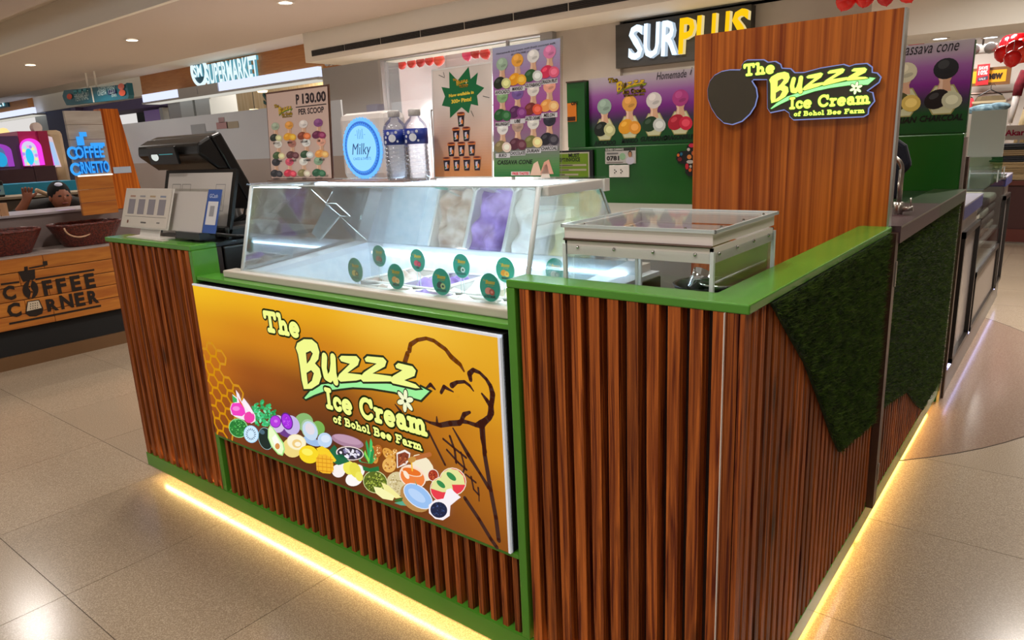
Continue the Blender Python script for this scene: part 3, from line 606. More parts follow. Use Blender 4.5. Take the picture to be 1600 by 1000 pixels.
ar.poly([(140, 322), (272, 302), (275, 375), (255, 390), (180, 402), (165, 375)], ink); ar.poly([(188, 285), (215, 280), (218, 312), (190, 316)], ink); ar.poly([(225, 290), (335, 268), (332, 242), (368, 238), (373, 270), (340, 280), (228, 300)], ink)
ar.poly(arc(238, 462, 62, 72), ink); ar.stroke([(240, 395), (228, 440), (250, 480), (238, 528)], .012, '9A5A20', 3)
ar.poly([(212, 555), (305, 540), (338, 610), (330, 650), (280, 672), (230, 672), (198, 650), (200, 620)], ink); ar.poly([(218, 560), (300, 547), (325, 605), (208, 632)], 'C8B8A0', 2)
for i in range(4):
    for j in range(3): ar.poly(arc(238+i*18, 575+j*18-i*3, 4, 5, n=8), ink, 3)
def ctext(t, bl, br, tl, bold=.045):
    b0 = Vector(c5(*bl)); b1 = Vector(c5(*br)); h = Vector(c5(*tl)).y-b0.y
    ar.text(t, b0.x, b0.y, h, ink, 2, bold=bold, width=b1.x-b0.x)
for t, bl, br, tl in (('C', (30, 545), (132, 540), (30, 445)), ('F', (345, 505), (420, 492), (335, 400)), ('F', (452, 488), (528, 475), (445, 385)), ('E', (562, 470), (640, 458), (552, 365)), ('E', (672, 450), (750, 435), (662, 348)),
                      ('C', (65, 680), (175, 670), (62, 580)), ('R', (372, 632), (462, 620), (360, 545)), ('N', (480, 612), (580, 598), (470, 515)), ('E', (595, 592), (670, 578), (590, 495)), ('R', (695, 572), (775, 555), (685, 480))): ctext(t, bl, br, tl)
ar.build('printed_lettering', M['halflit'], ck)
# baskets
wick = noisy('wicker', '3A0E0A', '6A2416', (90, 90, 90), 2, .35, bump=.8, lo=.4, hi=.6)
def basket(cy, lab, rx=.17, ry=.235):
    r = root_at('wicker_basket', (CX-.2, cy, .752), lab, 'basket', 'wicker baskets on the coffee stall'); b = MB(); n = 40; rows = 13; base = (CX-.2, cy, .755)
    def ring(t, k):
        out = []
        for j in range(n):
            a = 2*math.pi*j/n; s_ = .66+.34*t; wob = 1+.012*math.sin(j*math.pi+k*math.pi)
            c_, d_ = math.cos(a), math.sin(a); e = 3.0; q = (abs(c_)**e+abs(d_)**e)**(-1/e)
            out.append((base[0]+rx*s_*q*c_*wob, base[1]+ry*s_*q*d_*wob, base[2]+.15*t))
        return out
    rings = [ring(i/(rows-1), i) for i in range(rows)]
    for i in range(rows-1):
        for j in range(n): b.add([rings[i][j], rings[i][(j+1) % n], rings[i+1][(j+1) % n], rings[i+1][j]], [(0, 1, 2, 3)])
    b.add(rings[0], [tuple(range(n-1, -1, -1))]); inner = [[(base[0]+(q[0]-base[0])*.93, base[1]+(q[1]-base[1])*.93, q[2]+.006) for q in g] for g in rings]
    for i in range(rows-1):
        for j in range(n): b.add([inner[i][j], inner[i+1][j], inner[i+1][(j+1) % n], inner[i][(j+1) % n]], [(0, 1, 2, 3)])
    b.add(inner[0], [tuple(range(n))])
    kid(b.build('weave', wick), r); kid(MB().tube([((q[0]+p_[0])/2, (q[1]+p_[1])/2, q[2]+.004+.003*(i % 2)) for i, (q, p_) in enumerate(zip(rings[-1], inner[-1]))], .011, 6, closed=True).build('rim', wick, smooth=True), r); return r
basket(.39, 'dark woven basket nearest the left frame edge on the coffee stall'); b2 = basket(.93, 'dark woven basket with a pale handle, beside the green counter')
kid(MB().tube([(CX-.06, .74+.2*(1-math.cos(t))*.5, .9-.075*math.sin(t)) for t in [math.pi*i/12 for i in range(13)]], .006, 6).build('handle', mat('cane', 'C09878', .5), smooth=True), b2)
# lit sign box on the stall
sb = root_at('stall_sign_box', (CX-.35, 1.07, 1.0), 'tall wooden sign box with blue glowing coffee lettering', 'sign')
SBX = CX+.0; sy0, sy1 = .86, 1.1; greyw = noisy('whitewash_plank', '9A8F84', 'B4AAA0', (4, 3, 20), 5, .6, rand=.08)
hgt = [.975, 1.065, 1.155, 1.25, 1.5, 1.6, 1.695]
for k in range(len(hgt)-1): kid(box('plank', pine if k < 3 else greyw, SBX-.03, SBX-.002*(k % 2), sy0, sy1, hgt[k]+.001, hgt[k+1]-.001, bevel=.002), sb)
kid(MB().hexa([(SBX-.12, sy1, 1.001), (SBX-.015, sy1, 1.001), (SBX-.015, sy1+.21, 1.001), (SBX-.12, sy1+.21, 1.001)], [(SBX-.12, sy1, 1.71), (SBX-.015, sy1, 1.71), (SBX-.015, sy1+.125, 1.71), (SBX-.12, sy1+.125, 1.71)]).build('side_board', M['teak']), sb); kid(box('pale_band', mat('band_blue', 'A8B4C4', .5), SBX-.015, SBX-.012, sy1+.02, sy1+.145, 1.255, 1.3), sb)
kid(box('support_post', M['teak'], SBX-.45, SBX-.12, sy1+.03, sy1+.14, .985+.016, 1.68), sb)
kid(box('shelf_light', emis('shelf_light', 'FFF4E8', 1.6), SBX, SBX+.012, sy0+.01, sy1, 1.247, 1.256), sb)
bl_ = emis('neon_blue', '3CA0F8', 1.1); bl2 = emis('neon_side', '1458B0', .8)
for t, y, z, h, wd in (('OFFEE', sy0+.012, 1.375, .075, .19), ('RNETTO', sy0+.03, 1.27, .075, .19)): extrude_text('neon_letters', bl_, bl2, t, (SBX+.002, y, z), (0, 1, 0), (0, 0, 1), h, .025, width=wd, bold=.03, parent=sb)
nb = MB()
for cy_, cz_, r_ in ((sy0+.0, 1.41, .03), (sy0-.0, 1.3, .03)): nb.tube([(SBX+.02, cy_+r_*math.cos(R(a)), cz_+r_*1.2*math.sin(R(a))) for a in range(40, 330, 24)], .009, 8)
nb.box(SBX, SBX+.02, sy0+.045, sy0+.085, 1.46, 1.52); nb.box(SBX, SBX+.02, sy0+.07, sy0+.11, 1.52, 1.55); nb.box(SBX, SBX+.015, sy0+.13, sy0+.22, 1.45, 1.475)
kid(nb.build('neon_emblem', bl_), sb)
# things on the stall top
cr = root_at('wooden_crate', (CX-.55, .42, 1.0), 'small slatted wooden crate at the left edge of the coffee stall', 'crate')
pw = noisy('crate_wood', 'B08460', 'C89C74', (4, 20, 4), 4, .6)
for zz in (1.005, 1.05): kid(box('slat', pw, CX-.44, CX-.43, .1, .53, zz, zz+.035), cr); kid(box('slat', pw, CX-.72, CX-.71, .1, .53, zz, zz+.035), cr)
for yy in (.1, .49): kid(box('corner_post', pw, CX-.455, CX-.425, yy, yy+.045, 1.0, 1.09), cr); kid(box('corner_post', pw, CX-.725, CX-.695, yy, yy+.045, 1.0, 1.09), cr)
def foil(name, c, loc, h, lab, tilt, rough=.15, metal=.7):
    b = MB(); n = 10; m = 8
    for s_ in (-1, 1):
        g = [[(loc[0]+s_*.035*math.sin(math.pi*j/m)*math.sin(math.pi*(i+.3)/(n+.6))+rnd.uniform(-.006, .006), loc[1]+(j/m-.5)*.11+tilt*i/n, loc[2]+h*i/n) for j in range(m+1)] for i in range(n+1)]
        for i in range(n):
            for j in range(m): b.add([g[i][j], g[i][j+1], g[i+1][j+1], g[i+1][j]], [(0, 1, 2, 3) if s_ > 0 else (3, 2, 1, 0)])
    tag(b.build(name, mat(name+c, c, rough, metal)), lab, 'packet', 'packets in the crate')
foil('foil_packet', '1440C8', (CX-.55, .4, 1.02), .16, 'crumpled shiny blue foil packet in the crate', .1); foil('foil_packet', 'B8C0D8', (CX-.55, .27, 1.02), .14, 'crumpled silver packet beside the blue one', .06); foil('foil_packet', '8C94B0', (CX-.6, .16, 1.02), .14, 'dull silver packet at the left frame edge', .03)
tag(box('sheet_of_paper', mat('lilac_paper', 'CFC0E4', .6), CX-.52, CX-.42, .86, .97, 1.0, 1.003), 'small lilac sheet lying at the stall edge', 'paper')
# shelving clutter behind the stall
sh = root_at('back_counter', (-6.7, 1, 0), 'dim back counter with drawers behind the coffee stall', 'counter')
kid(box('cabinet', noisy('cab_brown', '3A2E20', '4A3C2A', (4, 4, 12), 3, .6), -7.3, -6.85, -.8, 1.75, 0, 1.06), sh)
for k in range(3): kid(box('drawer', mat('drawer_tan', '7A6648', .5), -6.85, -6.835, .1+.5*k, .55+.5*k, .84, .92), sh)
kid(box('worktop', mat('work_beige', '8E7E68', .4), -7.32, -6.82, -.8, 1.75, 1.06, 1.08), sh)
tag(MB().tube([at(56, 297, 0, -6.6), at(72, 303, 0, -6.62), at(84, 309, 0, -6.64)], .018, 10).build('rolled_paper', mat('tan_paper', 'A88868', .6), smooth=True), 'tan rolled tube lying above the back counter', 'tube')
box_t = root_at('coffee_grinder', (-7.05, .86, 1.08), 'small dark machine with a pale screen on the back counter', 'machine'); kid(box('body', M['black'], -7.13, -6.95, .78, .96, 1.08, 1.22, bevel=.01), box_t); kid(box('screen', mat('pale_screen', '7A9AA0', .3), -6.95, -6.947, .88, .955, 1.1, 1.18), box_t)
# attendant bending behind the stall
def person():
    hx = -6.2; hy = at(97, 322, 0, hx)[1]; hz = 1.0
    r = root_at('person', (hx-.3, hy, 0), 'person in dark clothes bending down behind the coffee stall, hand raised', 'person')
    J = dict(p=(hx-.35, hy+.12, .72), s=(hx-.25, hy+.1, .85), c=(hx-.12, hy+.05, .95), n=(hx-.04, hy+.02, 1.0), h0=(hx, hy, 1.03), h1=(hx+.03, hy-.02, 1.1),
             ls=(hx-.14, hy-.16, .98), le=(hx-.05, hy-.33, .94), lw=(hx, hy-.25, 1.06), lh=(hx+.01, hy-.24, 1.1),
             rs=(hx-.14, hy+.24, .96), re=(hx-.04, hy+.34, .84), rw=(hx+.05, hy+.2, .88), lk=(hx-.3, hy, .42), la=(hx-.32, hy, .06), rk=(hx-.32, hy+.22, .42), ra=(hx-.34, hy+.24, .06), lt=(hx-.2, hy, .03), rt=(hx-.22, hy+.24, .03))
    rad = dict(p=.15, s=.15, c=.15, n=.055, h0=.075, h1=.085, ls=.07, le=.048, lw=.032, lh=.034, rs=.07, re=.048, rw=.035, lk=.065, la=.042, rk=.065, ra=.042, lt=.04, rt=.04)
    ed = [('p', 's'), ('s', 'c'), ('c', 'n'), ('n', 'h0'), ('h0', 'h1'), ('c', 'ls'), ('ls', 'le'), ('le', 'lw'), ('lw', 'lh'), ('c', 'rs'), ('rs', 're'), ('re', 'rw'), ('p', 'lk'), ('lk', 'la'), ('la', 'lt'), ('p', 'rk'), ('rk', 'ra'), ('ra', 'rt')]
    for i in range(4):   # four fingers and a thumb on the raised hand
        a = Vector(J['lh'])+Vector((.012, -.028+.019*i, .03)); J['f%d' % i] = tuple(a); J['g%d' % i] = tuple(a+Vector((.03, -.008+.004*i, .045-.005*abs(i-1)))); rad['f%d' % i] = .0105; rad['g%d' % i] = .009; ed += [('lh', 'f%d' % i), ('f%d' % i, 'g%d' % i)]
    J['t0'] = tuple(Vector(J['lh'])+Vector((.015, .045, .0))); J['t1'] = tuple(Vector(J['lh'])+Vector((.03, .065, .03))); rad['t0'] = .011; rad['t1'] = .009; ed += [('lh', 't0'), ('t0', 't1')]
    ks = list(J); me = bpy.data.meshes.new('body'); me.from_pydata([J[k] for k in ks], [(ks.index(a), ks.index(b)) for a, b in ed], []); o = link('body', me)
    sk = o.modifiers.new('skin', 'SKIN'); sk.use_smooth_shade = True
    for i, k in enumerate(ks): me.skin_vertices[0].data[i].radius = (rad[k], rad[k]); me.skin_vertices[0].data[i].use_root = (k == 'p')
    o.modifiers.new('sub', 'SUBSURF').levels = 1; o.modifiers['sub'].render_levels = 1
    m = mat('skin_tone', '8A5238', .5); cl = mat('dark_shirt', '1C1816', .8); me.materials.append(m); kid(o, r)
    # shirt, head with face, hair, cap badge
    def shell(path, rr, name, mm): kid(MB().tube([J[k] for k in path], rr, 14).build(name, mm, smooth=True), r)
    shell(('p', 's', 'c'), [.17, .175, .17], 'shirt', cl); shell(('c', 'ls', 'le'), [.13, .085, .06], 'sleeve', cl); shell(('c', 'rs', 're'), [.13, .085, .06], 'sleeve', cl); shell(('p', 'lk', 'la'), [.14, .08, .06], 'trouser_leg', cl); shell(('p', 'rk', 'ra'), [.14, .08, .06], 'trouser_leg', cl)
    H = Vector((hx+.03, hy-.01, 1.075)); kid(MB().ball(H, .085, .075, .11, 18, 12).ball(H+Vector((.084, 0, -.012)), .018, .014, .022, 8, 6).ball(H+Vector((0, -.076, -.01)), .02, .01, .026, 8, 6).ball(H+Vector((0, .076, -.01)), .02, .01, .026, 8, 6).build('head', m, smooth=True), r)
    fa = MB().m(0).ball(H+Vector((.075, -.028, .01)), .01, .014, .008, 8, 6).ball(H+Vector((.075, .028, .01)), .01, .014, .008, 8, 6).m(1).ball(H+Vector((.076, 0, -.05)), .008, .025, .007, 8, 6); kid(fa.build('face_features', [mat('eye_dark', '14100E', .3), mat('lips', '7A3C34', .5)], smooth=True), r)
    kid(MB().ball(H+Vector((-.015, 0, .03)), .09, .084, .1, 18, 12).ball(H+Vector((-.06, .03, -.03)), .05, .06, .08, 12, 8).build('hair', mat('hair_black', '080606', .95), smooth=True), r)
    kid(MB().ball(H+Vector((.035, -.01, .1)), .03, .03, .018, 12, 8).build('hair_clip', mat('clip_white', 'D8DCF0', .3), smooth=True), r)
person()
# arcade machines beyond the stall
tl = tag(box('teal_counter', mat('teal_panel', '0A7C98', .4), -7.9, -7.5, .3, 1.78, 0, 1.17), 'bright teal counter panel in front of the arcade machines', 'counter')
ac = root_at('arcade_machine', (-9, 2, 0), 'magenta arcade machine with a glowing arched screen', 'arcade machine')
kid(box('cabinet', mat('magenta', 'B01A5A', .35), -9.6, -9.0, 1.805, 2.0, 0, 1.71), ac); kid(box('side_panel', mat('dark_magenta', '8A0C38', .35), -9.6, -8.98, 2.0, 2.1, 0, 1.71), ac)
kid(box('control_shelf', mat('arcade_brown', '2C1014', .4), -9.0, -8.72, 1.805, 2.02, 1.12, 1.32), ac)
ar = Art((-8.975, 1.79, 1.33), (0, 1, 0), (0, 0, 1), .002)
ar.poly([(0, 0), (.22, 0), (.22, .18)]+arc(.11, .2, .11, .1, 0, 180, 12)+[(0, .18)], 'FF3CF0', 0); ar.poly([(.015, 0), (.165, 0), (.165, .16)]+arc(.09, .18, .075, .09, 0, 180, 12)+[(.015, .16)], 'D8D0F0', 1); ar.ell(.08, .1, .04, .09, '20C8F8', 3)
for k in range(16): ar.ell(.085+.062*math.cos(k*.42), .11+.1*math.sin(k*.42), .016, .018, ['F8A8E8', 'A8F0E0', 'F8F0A0', 'B090F0'][k % 4], 2)
ar.build('screen', M['lit'], ac)
ac2 = root_at('arcade_machine', (-9, 1.5, 0), 'dark purple arcade machine cut by the left frame edge', 'arcade machine'); kid(box('control_shelf', mat('arcade_brown', '2C1014', .4), -9.0, -8.72, 1.35, 1.8, 1.1, 1.3), ac2); kid(box('cabinet', mat('dusk_purple', '4A3050', .35), -9.6, -9.0, 1.35, 1.8, 0, 1.66), ac2)
ar = Art((-8.99, 1.45, 1.33), (0, 1, 0), (0, 0, 1), .002); ar.poly([(0, 0), (.26, 0), (.26, .15)]+arc(.13, .17, .13, .08, 0, 180, 12)+[(0, .15)], '9A3CB8', 0); ar.poly([(.0, 0), (.2, 0), (.19, .14)]+arc(.1, .15, .09, .08, 0, 180, 12)+[(0, .14)], '5A6A9A', 1); ar.ell(.14, .08, .06, .08, '18A0D8', 2); ar.build('screen', M['lit'], ac2)
ac3 = root_at('arcade_machine', (-9.2, 2.2, 0), 'cream arcade cabinet with a rounded top beside the navy wall', 'arcade machine'); kid(box('cabinet', mat('cream_panel', 'A89070', .4), -9.6, -9.05, 2.1, 2.29, 0, 1.72, bevel=.05), ac3)
ar = Art((-9.04, 2.1, 1.3), (0, 1, 0), (0, 0, 1), .002); ar.poly([(0, 0), (.1, 0), (.06, .34), (0, .36)], 'D8C0C8', 0); ar.poly([(.0, .02), (.085, .02), (.06, .28), (.0, .3)], 'A8C8F0', 1); ar.poly([(.0, .02), (.03, .02), (.015, .26), (.0, .27)], 'F85CF0', 2); ar.build('screen', M['lit'], ac3)
tag(MB().prism([(-9.4, 2.08+.045*math.cos(t), 1.72+.0) if False else (-9.4, 2.12+.05*math.cos(t), 1.76+.06*math.sin(t)) for t in [math.pi*2*k/16 for k in range(16)]], (.1, 0, 0)).build('topper', mat('topper_white', 'CFC0B8', .5)), 'small rounded white topper above the arcade machines', 'topper')

# ================================================================ the ice cream kiosk
H = 1.05; KL = -2.647; LX = -1.965; RX = -.549; PY = 1.18; BY = 2.70; SB = .108
slat_cache = {}
def slat(parent, x, y, z0, z1, wx, wy):
    k = (round(z1-z0, 3), round(wx, 4), round(wy, 4))
    if k not in slat_cache:
        me = MB().box(-wx/2, wx/2, -wy/2, wy/2, 0, z1-z0).mesh('slat', M['slat']); slat_cache[k] = me
    o = link('slat', slat_cache[k]); o.location = (x, y, z0); kid(o, parent); return o
# --- left counter
lc = root_at('till_counter', ((KL+LX)/2, .3, 0), 'slatted wooden counter with green top carrying the till, left end of the kiosk', 'counter')
kid(box('carcass', M['slatback'], KL+.03, LX-.005, .032, .12, SB, 1.03), lc); kid(box('side_panel', M['slatback'], KL+.03, KL+.05, .12, .62, SB, 1.03), lc)
kid(box('counter_top', M['green'], KL, LX, 0, .1, 1.031, H, bevel=.003), lc); kid(box('work_top', M['black'], KL+.03, LX-.02, .1, .62, 1.031, 1.046), lc)
kid(box('end_panel', M['green'], LX-.022, LX, .004, .1, .915, 1.031, bevel=.002), lc); kid(box('frame_post', M['green'], LX-.03, LX-.004, .001, .05, SB, .345, bevel=.002), lc)
for k in range(13): slat(lc, KL+.045+k*.0502, .0175, SB, 1.03, .026, .029)
slat(lc, KL+.028, .02, SB, 1.03, .004, .034)
# --- centre: lightbox bay
ct = root_at('display_bay', ((LX+RX)/2, .1, 0), 'green framed bay with deep wooden fins below the lit sign', 'counter')
kid(box('back_panel', M['slatback'], LX, RX, .062, .075, SB, .345), ct); kid(box('shelf_rail', M['green'], LX-.004, RX, .0, .06, .333, .345), ct); kid(box('freezer_ledge', M['green'], LX, RX, .008, .088, .928, .941, bevel=.002), ct); kid(box('dark_back', M['blackmat'], LX, RX, .055, .075, .345, .924), ct)
kid(box('ledge', M['green'], LX, RX, .004, .062, SB-.004, SB+.002), ct)
n = 34
for k in range(n): slat(ct, LX+.03+k*(RX-LX-.05)/(n-1), .03, SB+.002, .333, .0175, .046)
# --- right counter (L-shaped wall)
rc = root_at('corner_counter', (-.3, .05, 0), 'tall slatted corner counter with a bright green L-shaped top', 'counter')
kid(box('carcass', M['slatback'], RX+.02, -.032, .032, .07, SB, 1.03), rc); kid(box('carcass', M['slatback'], -.075, -.032, .07, PY, SB, 1.03), rc)
kid(MB().prism([(RX, 0, 1.031), (0.012, 0, 1.031), (.012, PY, 1.031), (-.081, PY, 1.031), (-.081, .076, 1.031), (RX, .076, 1.031)], (0, 0, .019)).build('counter_top', M['green'], bevel=.003), rc)
kid(box('front_post', M['green'], RX, RX+.024, 0, .062, SB, 1.031, bevel=.002), rc)
for k in range(11): slat(rc, RX+.05+k*.0455, .017, SB-.05, 1.031, .026, .03)
kid(box('corner_board', M['slat'], -.03, -.006, .002, .014, SB-.05, 1.031), rc); kid(box('corner_board', M['slat'], -.008, .004, .002, .034, SB-.05, 1.031), rc); kid(box('corner_seam', M['cardw'], -.0345, -.0325, -.003, .003, SB-.05, 1.031), rc)
y = .055
while y < PY-.02: slat(rc, -.013, y, SB, 1.031, .036, .0235); y += .0405
# --- base plinth
bs = root_at('kiosk_plinth', (-1.3, .1, 0), 'green plinth board around the foot of the kiosk', 'plinth')
kid(box('front_board', M['green'], KL+.022, RX+.03, 0, .014, .05, SB), bs); kid(box('front_board', M['green'], RX+.03, .004, 0, .014, .05, SB-.05+.002), bs); kid(box('side_board', M['green'], -.01, .006, .014, 2.655, .05, SB), bs); kid(box('left_board', M['green'], KL+.022, KL+.036, .014, .6, .05, SB), bs)
kid(box('inner_block', M['blackmat'], KL+.1, -.1, .12, .22, 0, SB), bs); kid(box('inner_block', M['blackmat'], -.18, -.1, .22, 2.6, 0, SB), bs); kid(box('inner_block', M['blackmat'], KL+.1, KL+.2, .22, .6, 0, SB), bs)
ls = root_at('led_strip', (-1.3, .04, .06), 'warm yellow light strip under the kiosk plinth', 'light strip')
kid(box('front_run', emis('warm_white_led', 'FFD68C', 62), KL+.08, -.05, .03, .038, .052, .058), ls); kid(box('side_run', M['warmled'], -.03, -.022, .04, BY-.1, .052, .058), ls)
# --- side wall behind the wood panel
sw_ = root_at('side_counter', (-.05, 2, 0), 'slatted and turf covered side counter behind the wood panel', 'counter')
kid(box('carcass', M['slatback'], -.075, -.032, PY+.036, 2.655, SB, 1.03), sw_); kid(box('top_trim', mat('plum_trim', '4A3438', .3), -.1, .03, PY+.036, 1.955, .995, 1.048), sw_); kid(box('top_trim', mat('dark_green_trim', '2A3A20', .3), -.1, .03, 1.956, 2.655, .995, 1.048), sw_); kid(box('inner_top', mat('dark_counter', '1C2A1C', .25), -.62, -.1, PY+.036, 2.65, 1.02, 1.04), sw_)
kid(box('steel_edge', M['steel'], .03, .032, PY+.036, 2.655, 1.043, 1.048), sw_)
y = PY+.075
while y < 2.64: slat(sw_, -.013, y, SB, 1.031, .036, .0235); y += .0405
kid(box('door_post', mat('post_brown', '40241A', .35), .0035, .026, PY-.004, PY+.036, SB, 1.03), sw_); kid(box('hinge', M['steel'], .026, .029, PY+.024, PY+.034, .86, .94), sw_); kid(box('hinge', M['steel'], .026, .029, PY+.024, PY+.034, .2, .26), sw_)
# --- turf
def turf(poly, lab, nb, seed, tone=1):
    r = root_at('turf_panel', (0.01, sum(p[0] for p in poly)/len(poly), min(p[1] for p in poly)), lab, 'turf', 'artificial turf on the kiosk side')
    kid(MB().prism([(.0065, a, b) for a, b in poly], (.006, 0, 0)).build('backing', M['turf']), r)
    rg = np.random.default_rng(seed); P = np.array(poly); lo_, hi_ = P.min(0), P.max(0); pts = rg.uniform(lo_, hi_, (nb*2, 2)); ins = np.zeros(len(pts), bool); j = len(P)-1
    for i in range(len(P)):
        c_ = ((P[i, 1] > pts[:, 1]) != (P[j, 1] > pts[:, 1])) & (pts[:, 0] < (P[j, 0]-P[i, 0])*(pts[:, 1]-P[i, 1])/(P[j, 1]-P[i, 1]+1e-12)+P[i, 0]); ins ^= c_; j = i
    pts = pts[ins][:nb]; m = len(pts); an = rg.normal(-.5, .9, m); ln = rg.uniform(.012, .03, m); wd = .0012
    b0 = np.c_[np.full(m, .012), pts]; d = np.c_[rg.uniform(.25, .8, m), np.sin(an), np.cos(an)*.9-.3]; d /= np.linalg.norm(d, axis=1)[:, None]
    sd = np.c_[np.zeros(m), -d[:, 2], d[:, 1]]; sd /= np.linalg.norm(sd, axis=1)[:, None]
    V = np.stack([b0-sd*wd, b0+sd*wd, b0+d*ln[:, None]], 1).reshape(-1, 3); me = bpy.data.meshes.new('turf_blades'); me.from_pydata(V.tolist(), [], [(3*i, 3*i+1, 3*i+2) for i in range(m)]); me.materials.append(M['grass'])
    o = link('turf_blades', me); o['kind'] = 'stuff'; kid(o, r)
turf([(.12, 1.029), (.26, .92), (.36, .843), (.513, .695), (.63, .575), (.735, .481), (.95, .45), (1.15, .424), (1.152, 1.029)], 'large artificial turf panel with a curved edge on the corner counter side', 26000, 1)
turf([(1.22, .994), (1.22, .44), (1.45, .40), (1.727, .347), (1.87, .27), (2.0, .2), (2.17, .125), (2.32, .14), (2.32, .994)], 'turf panel with a curved lower edge behind the wood panel', 20000, 2)
turf([(2.325, .994), (2.325, .125), (2.65, .125), (2.65, .994)], 'narrow dark turf strip at the far end of the side counter', 8000, 3)
# --- teak panel with steel edge
tp = root_at('wood_panel', (-.32, PY, 0), 'tall teak laminate panel with a steel edge carrying the lit logo', 'panel')
kid(box('board', M['teak'], -.637, -.004, PY, PY+.034, .05, 1.672), tp); kid(box('steel_edge', M['steel'], -.004, .002, PY-.001, PY+.035, .3, 1.672), tp)
# --- green back wall with recess for the banner
bw = root_at('green_back_wall', (-1, 2.7, 0), 'glossy green back wall of the kiosk', 'wall')
kid(box('lower_wall', M['greenwall'], -2.16, .0, 2.66, 2.74, .0, 1.298, bevel=.006), bw); kid(box('side_strip', M['greenwall'], -2.16, -2.03, 2.66, 2.74, 1.298, 1.69), bw); kid(box('recess_back', M['greenwall'], -2.03, 0, 2.71, 2.74, 1.298, 1.7), bw)
kid(box('corner_post', M['steel'], .0, .012, 2.67, 2.705, .0, 1.28), bw); kid(box('top_cap', M['bronze'], -2.16, -2.03, 2.65, 2.745, 1.69, 1.698), bw)
# --- back counter
bc = root_at('back_counter', (-1.3, 2.3, 0), 'white topped counter along the green back wall', 'counter')
kid(box('worktop', mat('counter_white', 'B8B4AA', .35), -2.14, -.62, 1.8, 2.655, .93, .955), bc); kid(box('front_panel', mat('counter_grey', '8C8884', .5), -2.12, -.64, 1.83, 1.85, .02, .93), bc); kid(box('end_panel', MATS['counter_grey'], -.66, -.64, 1.85, 2.65, .02, .93), bc)
kid(box('end_panel', MATS['counter_grey'], -2.12, -2.1, 1.85, 2.65, .02, .93), bc)

# ================================================================ logo artwork (traced letter shapes)
LBW, LBH = 1.405, .571
HL = homography([(334, 680), (801, 855), (793, 523.5), (303, 444)], [(0, 0), (LBW, 0), (LBW, LBH), (0, LBH)])
def Z1(x, y): return HL((300+x/5, 450+y/5))
def Z2(x, y): return HL((540+x/5, 500+y/5))
def Z4(x, y): return HL((320+x/6.6667, 600+y/6.6667))
def Z5(x, y): return HL((520+x/5.7143, 660+y/5.7143))
S_ = .235
GL = {'T': (.9, [[(.1, .9), (.78, .9)], [(.44, .9), (.44, .1)], [(.27, .1), (.61, .1)], [(.1, .9), (.1, .72)], [(.78, .9), (.78, .72)]]),
      'h': (.76, [[(.1, .9), (.22, .9), (.22, .1)], [(.1, .1), (.34, .1)], [(.22, .42), (.34, .56), (.48, .57), (.56, .46), (.56, .1)], [(.47, .1), (.67, .1)]]),
      'e': (.7, [arc(.35, .34, .24, .26, 8, 310, 18), [(.12, .35), (.57, .35)]]), 'I': (.5, [[(.24, .9), (.24, .1)], [(.1, .9), (.38, .9)], [(.1, .1), (.38, .1)]]),
      'c': (.6, [arc(.33, .34, .21, .24, 45, 320, 16), [(.47, .52), (.5, .46)]]), 'C': (.92, [arc(.47, .5, .35, .4, 40, 320, 20), [(.76, .88), (.77, .66)]]),
      'r': (.56, [[(.08, .58), (.2, .58), (.2, .1)], [(.08, .1), (.34, .1)], [(.2, .4), (.32, .56), (.46, .56)]]), 'a': (.68, [arc(.3, .26, .17, .16, 0, 360, 14), [(.14, .5), (.26, .59), (.42, .58), (.48, .46), (.48, .12), (.6, .1)]]),
      'm': (1.06, [[(.08, .58), (.2, .58), (.2, .1)], [(.1, .1), (.3, .1)], [(.2, .42), (.32, .57), (.44, .57), (.52, .46), (.52, .1)], [(.43, .1), (.61, .1)], [(.52, .42), (.64, .57), (.76, .57), (.84, .46), (.84, .1)], [(.76, .1), (.97, .1)]]),
      'o': (.66, [arc(.32, .34, .21, .24, 0, 360, 18)]), 'f': (.5, [[(.46, .86), (.36, .92), (.24, .86), (.22, .7), (.22, .1)], [(.08, .58), (.4, .58)], [(.1, .1), (.36, .1)]]),
      'B': (.84, [[(.2, .9), (.2, .1)], [(.08, .9), (.48, .9), (.62, .82), (.62, .62), (.48, .53), (.2, .53)], [(.08, .1), (.52, .1), (.68, .2), (.68, .42), (.5, .53)]]), 'l': (.42, [[(.08, .9), (.2, .9), (.2, .1)], [(.08, .1), (.34, .1)]]),
      'F': (.78, [[(.2, .9), (.2, .1)], [(.08, .9), (.68, .9), (.68, .72)], [(.2, .52), (.5, .52)], [(.08, .1), (.36, .1)]]), ' ': (.45, [])}
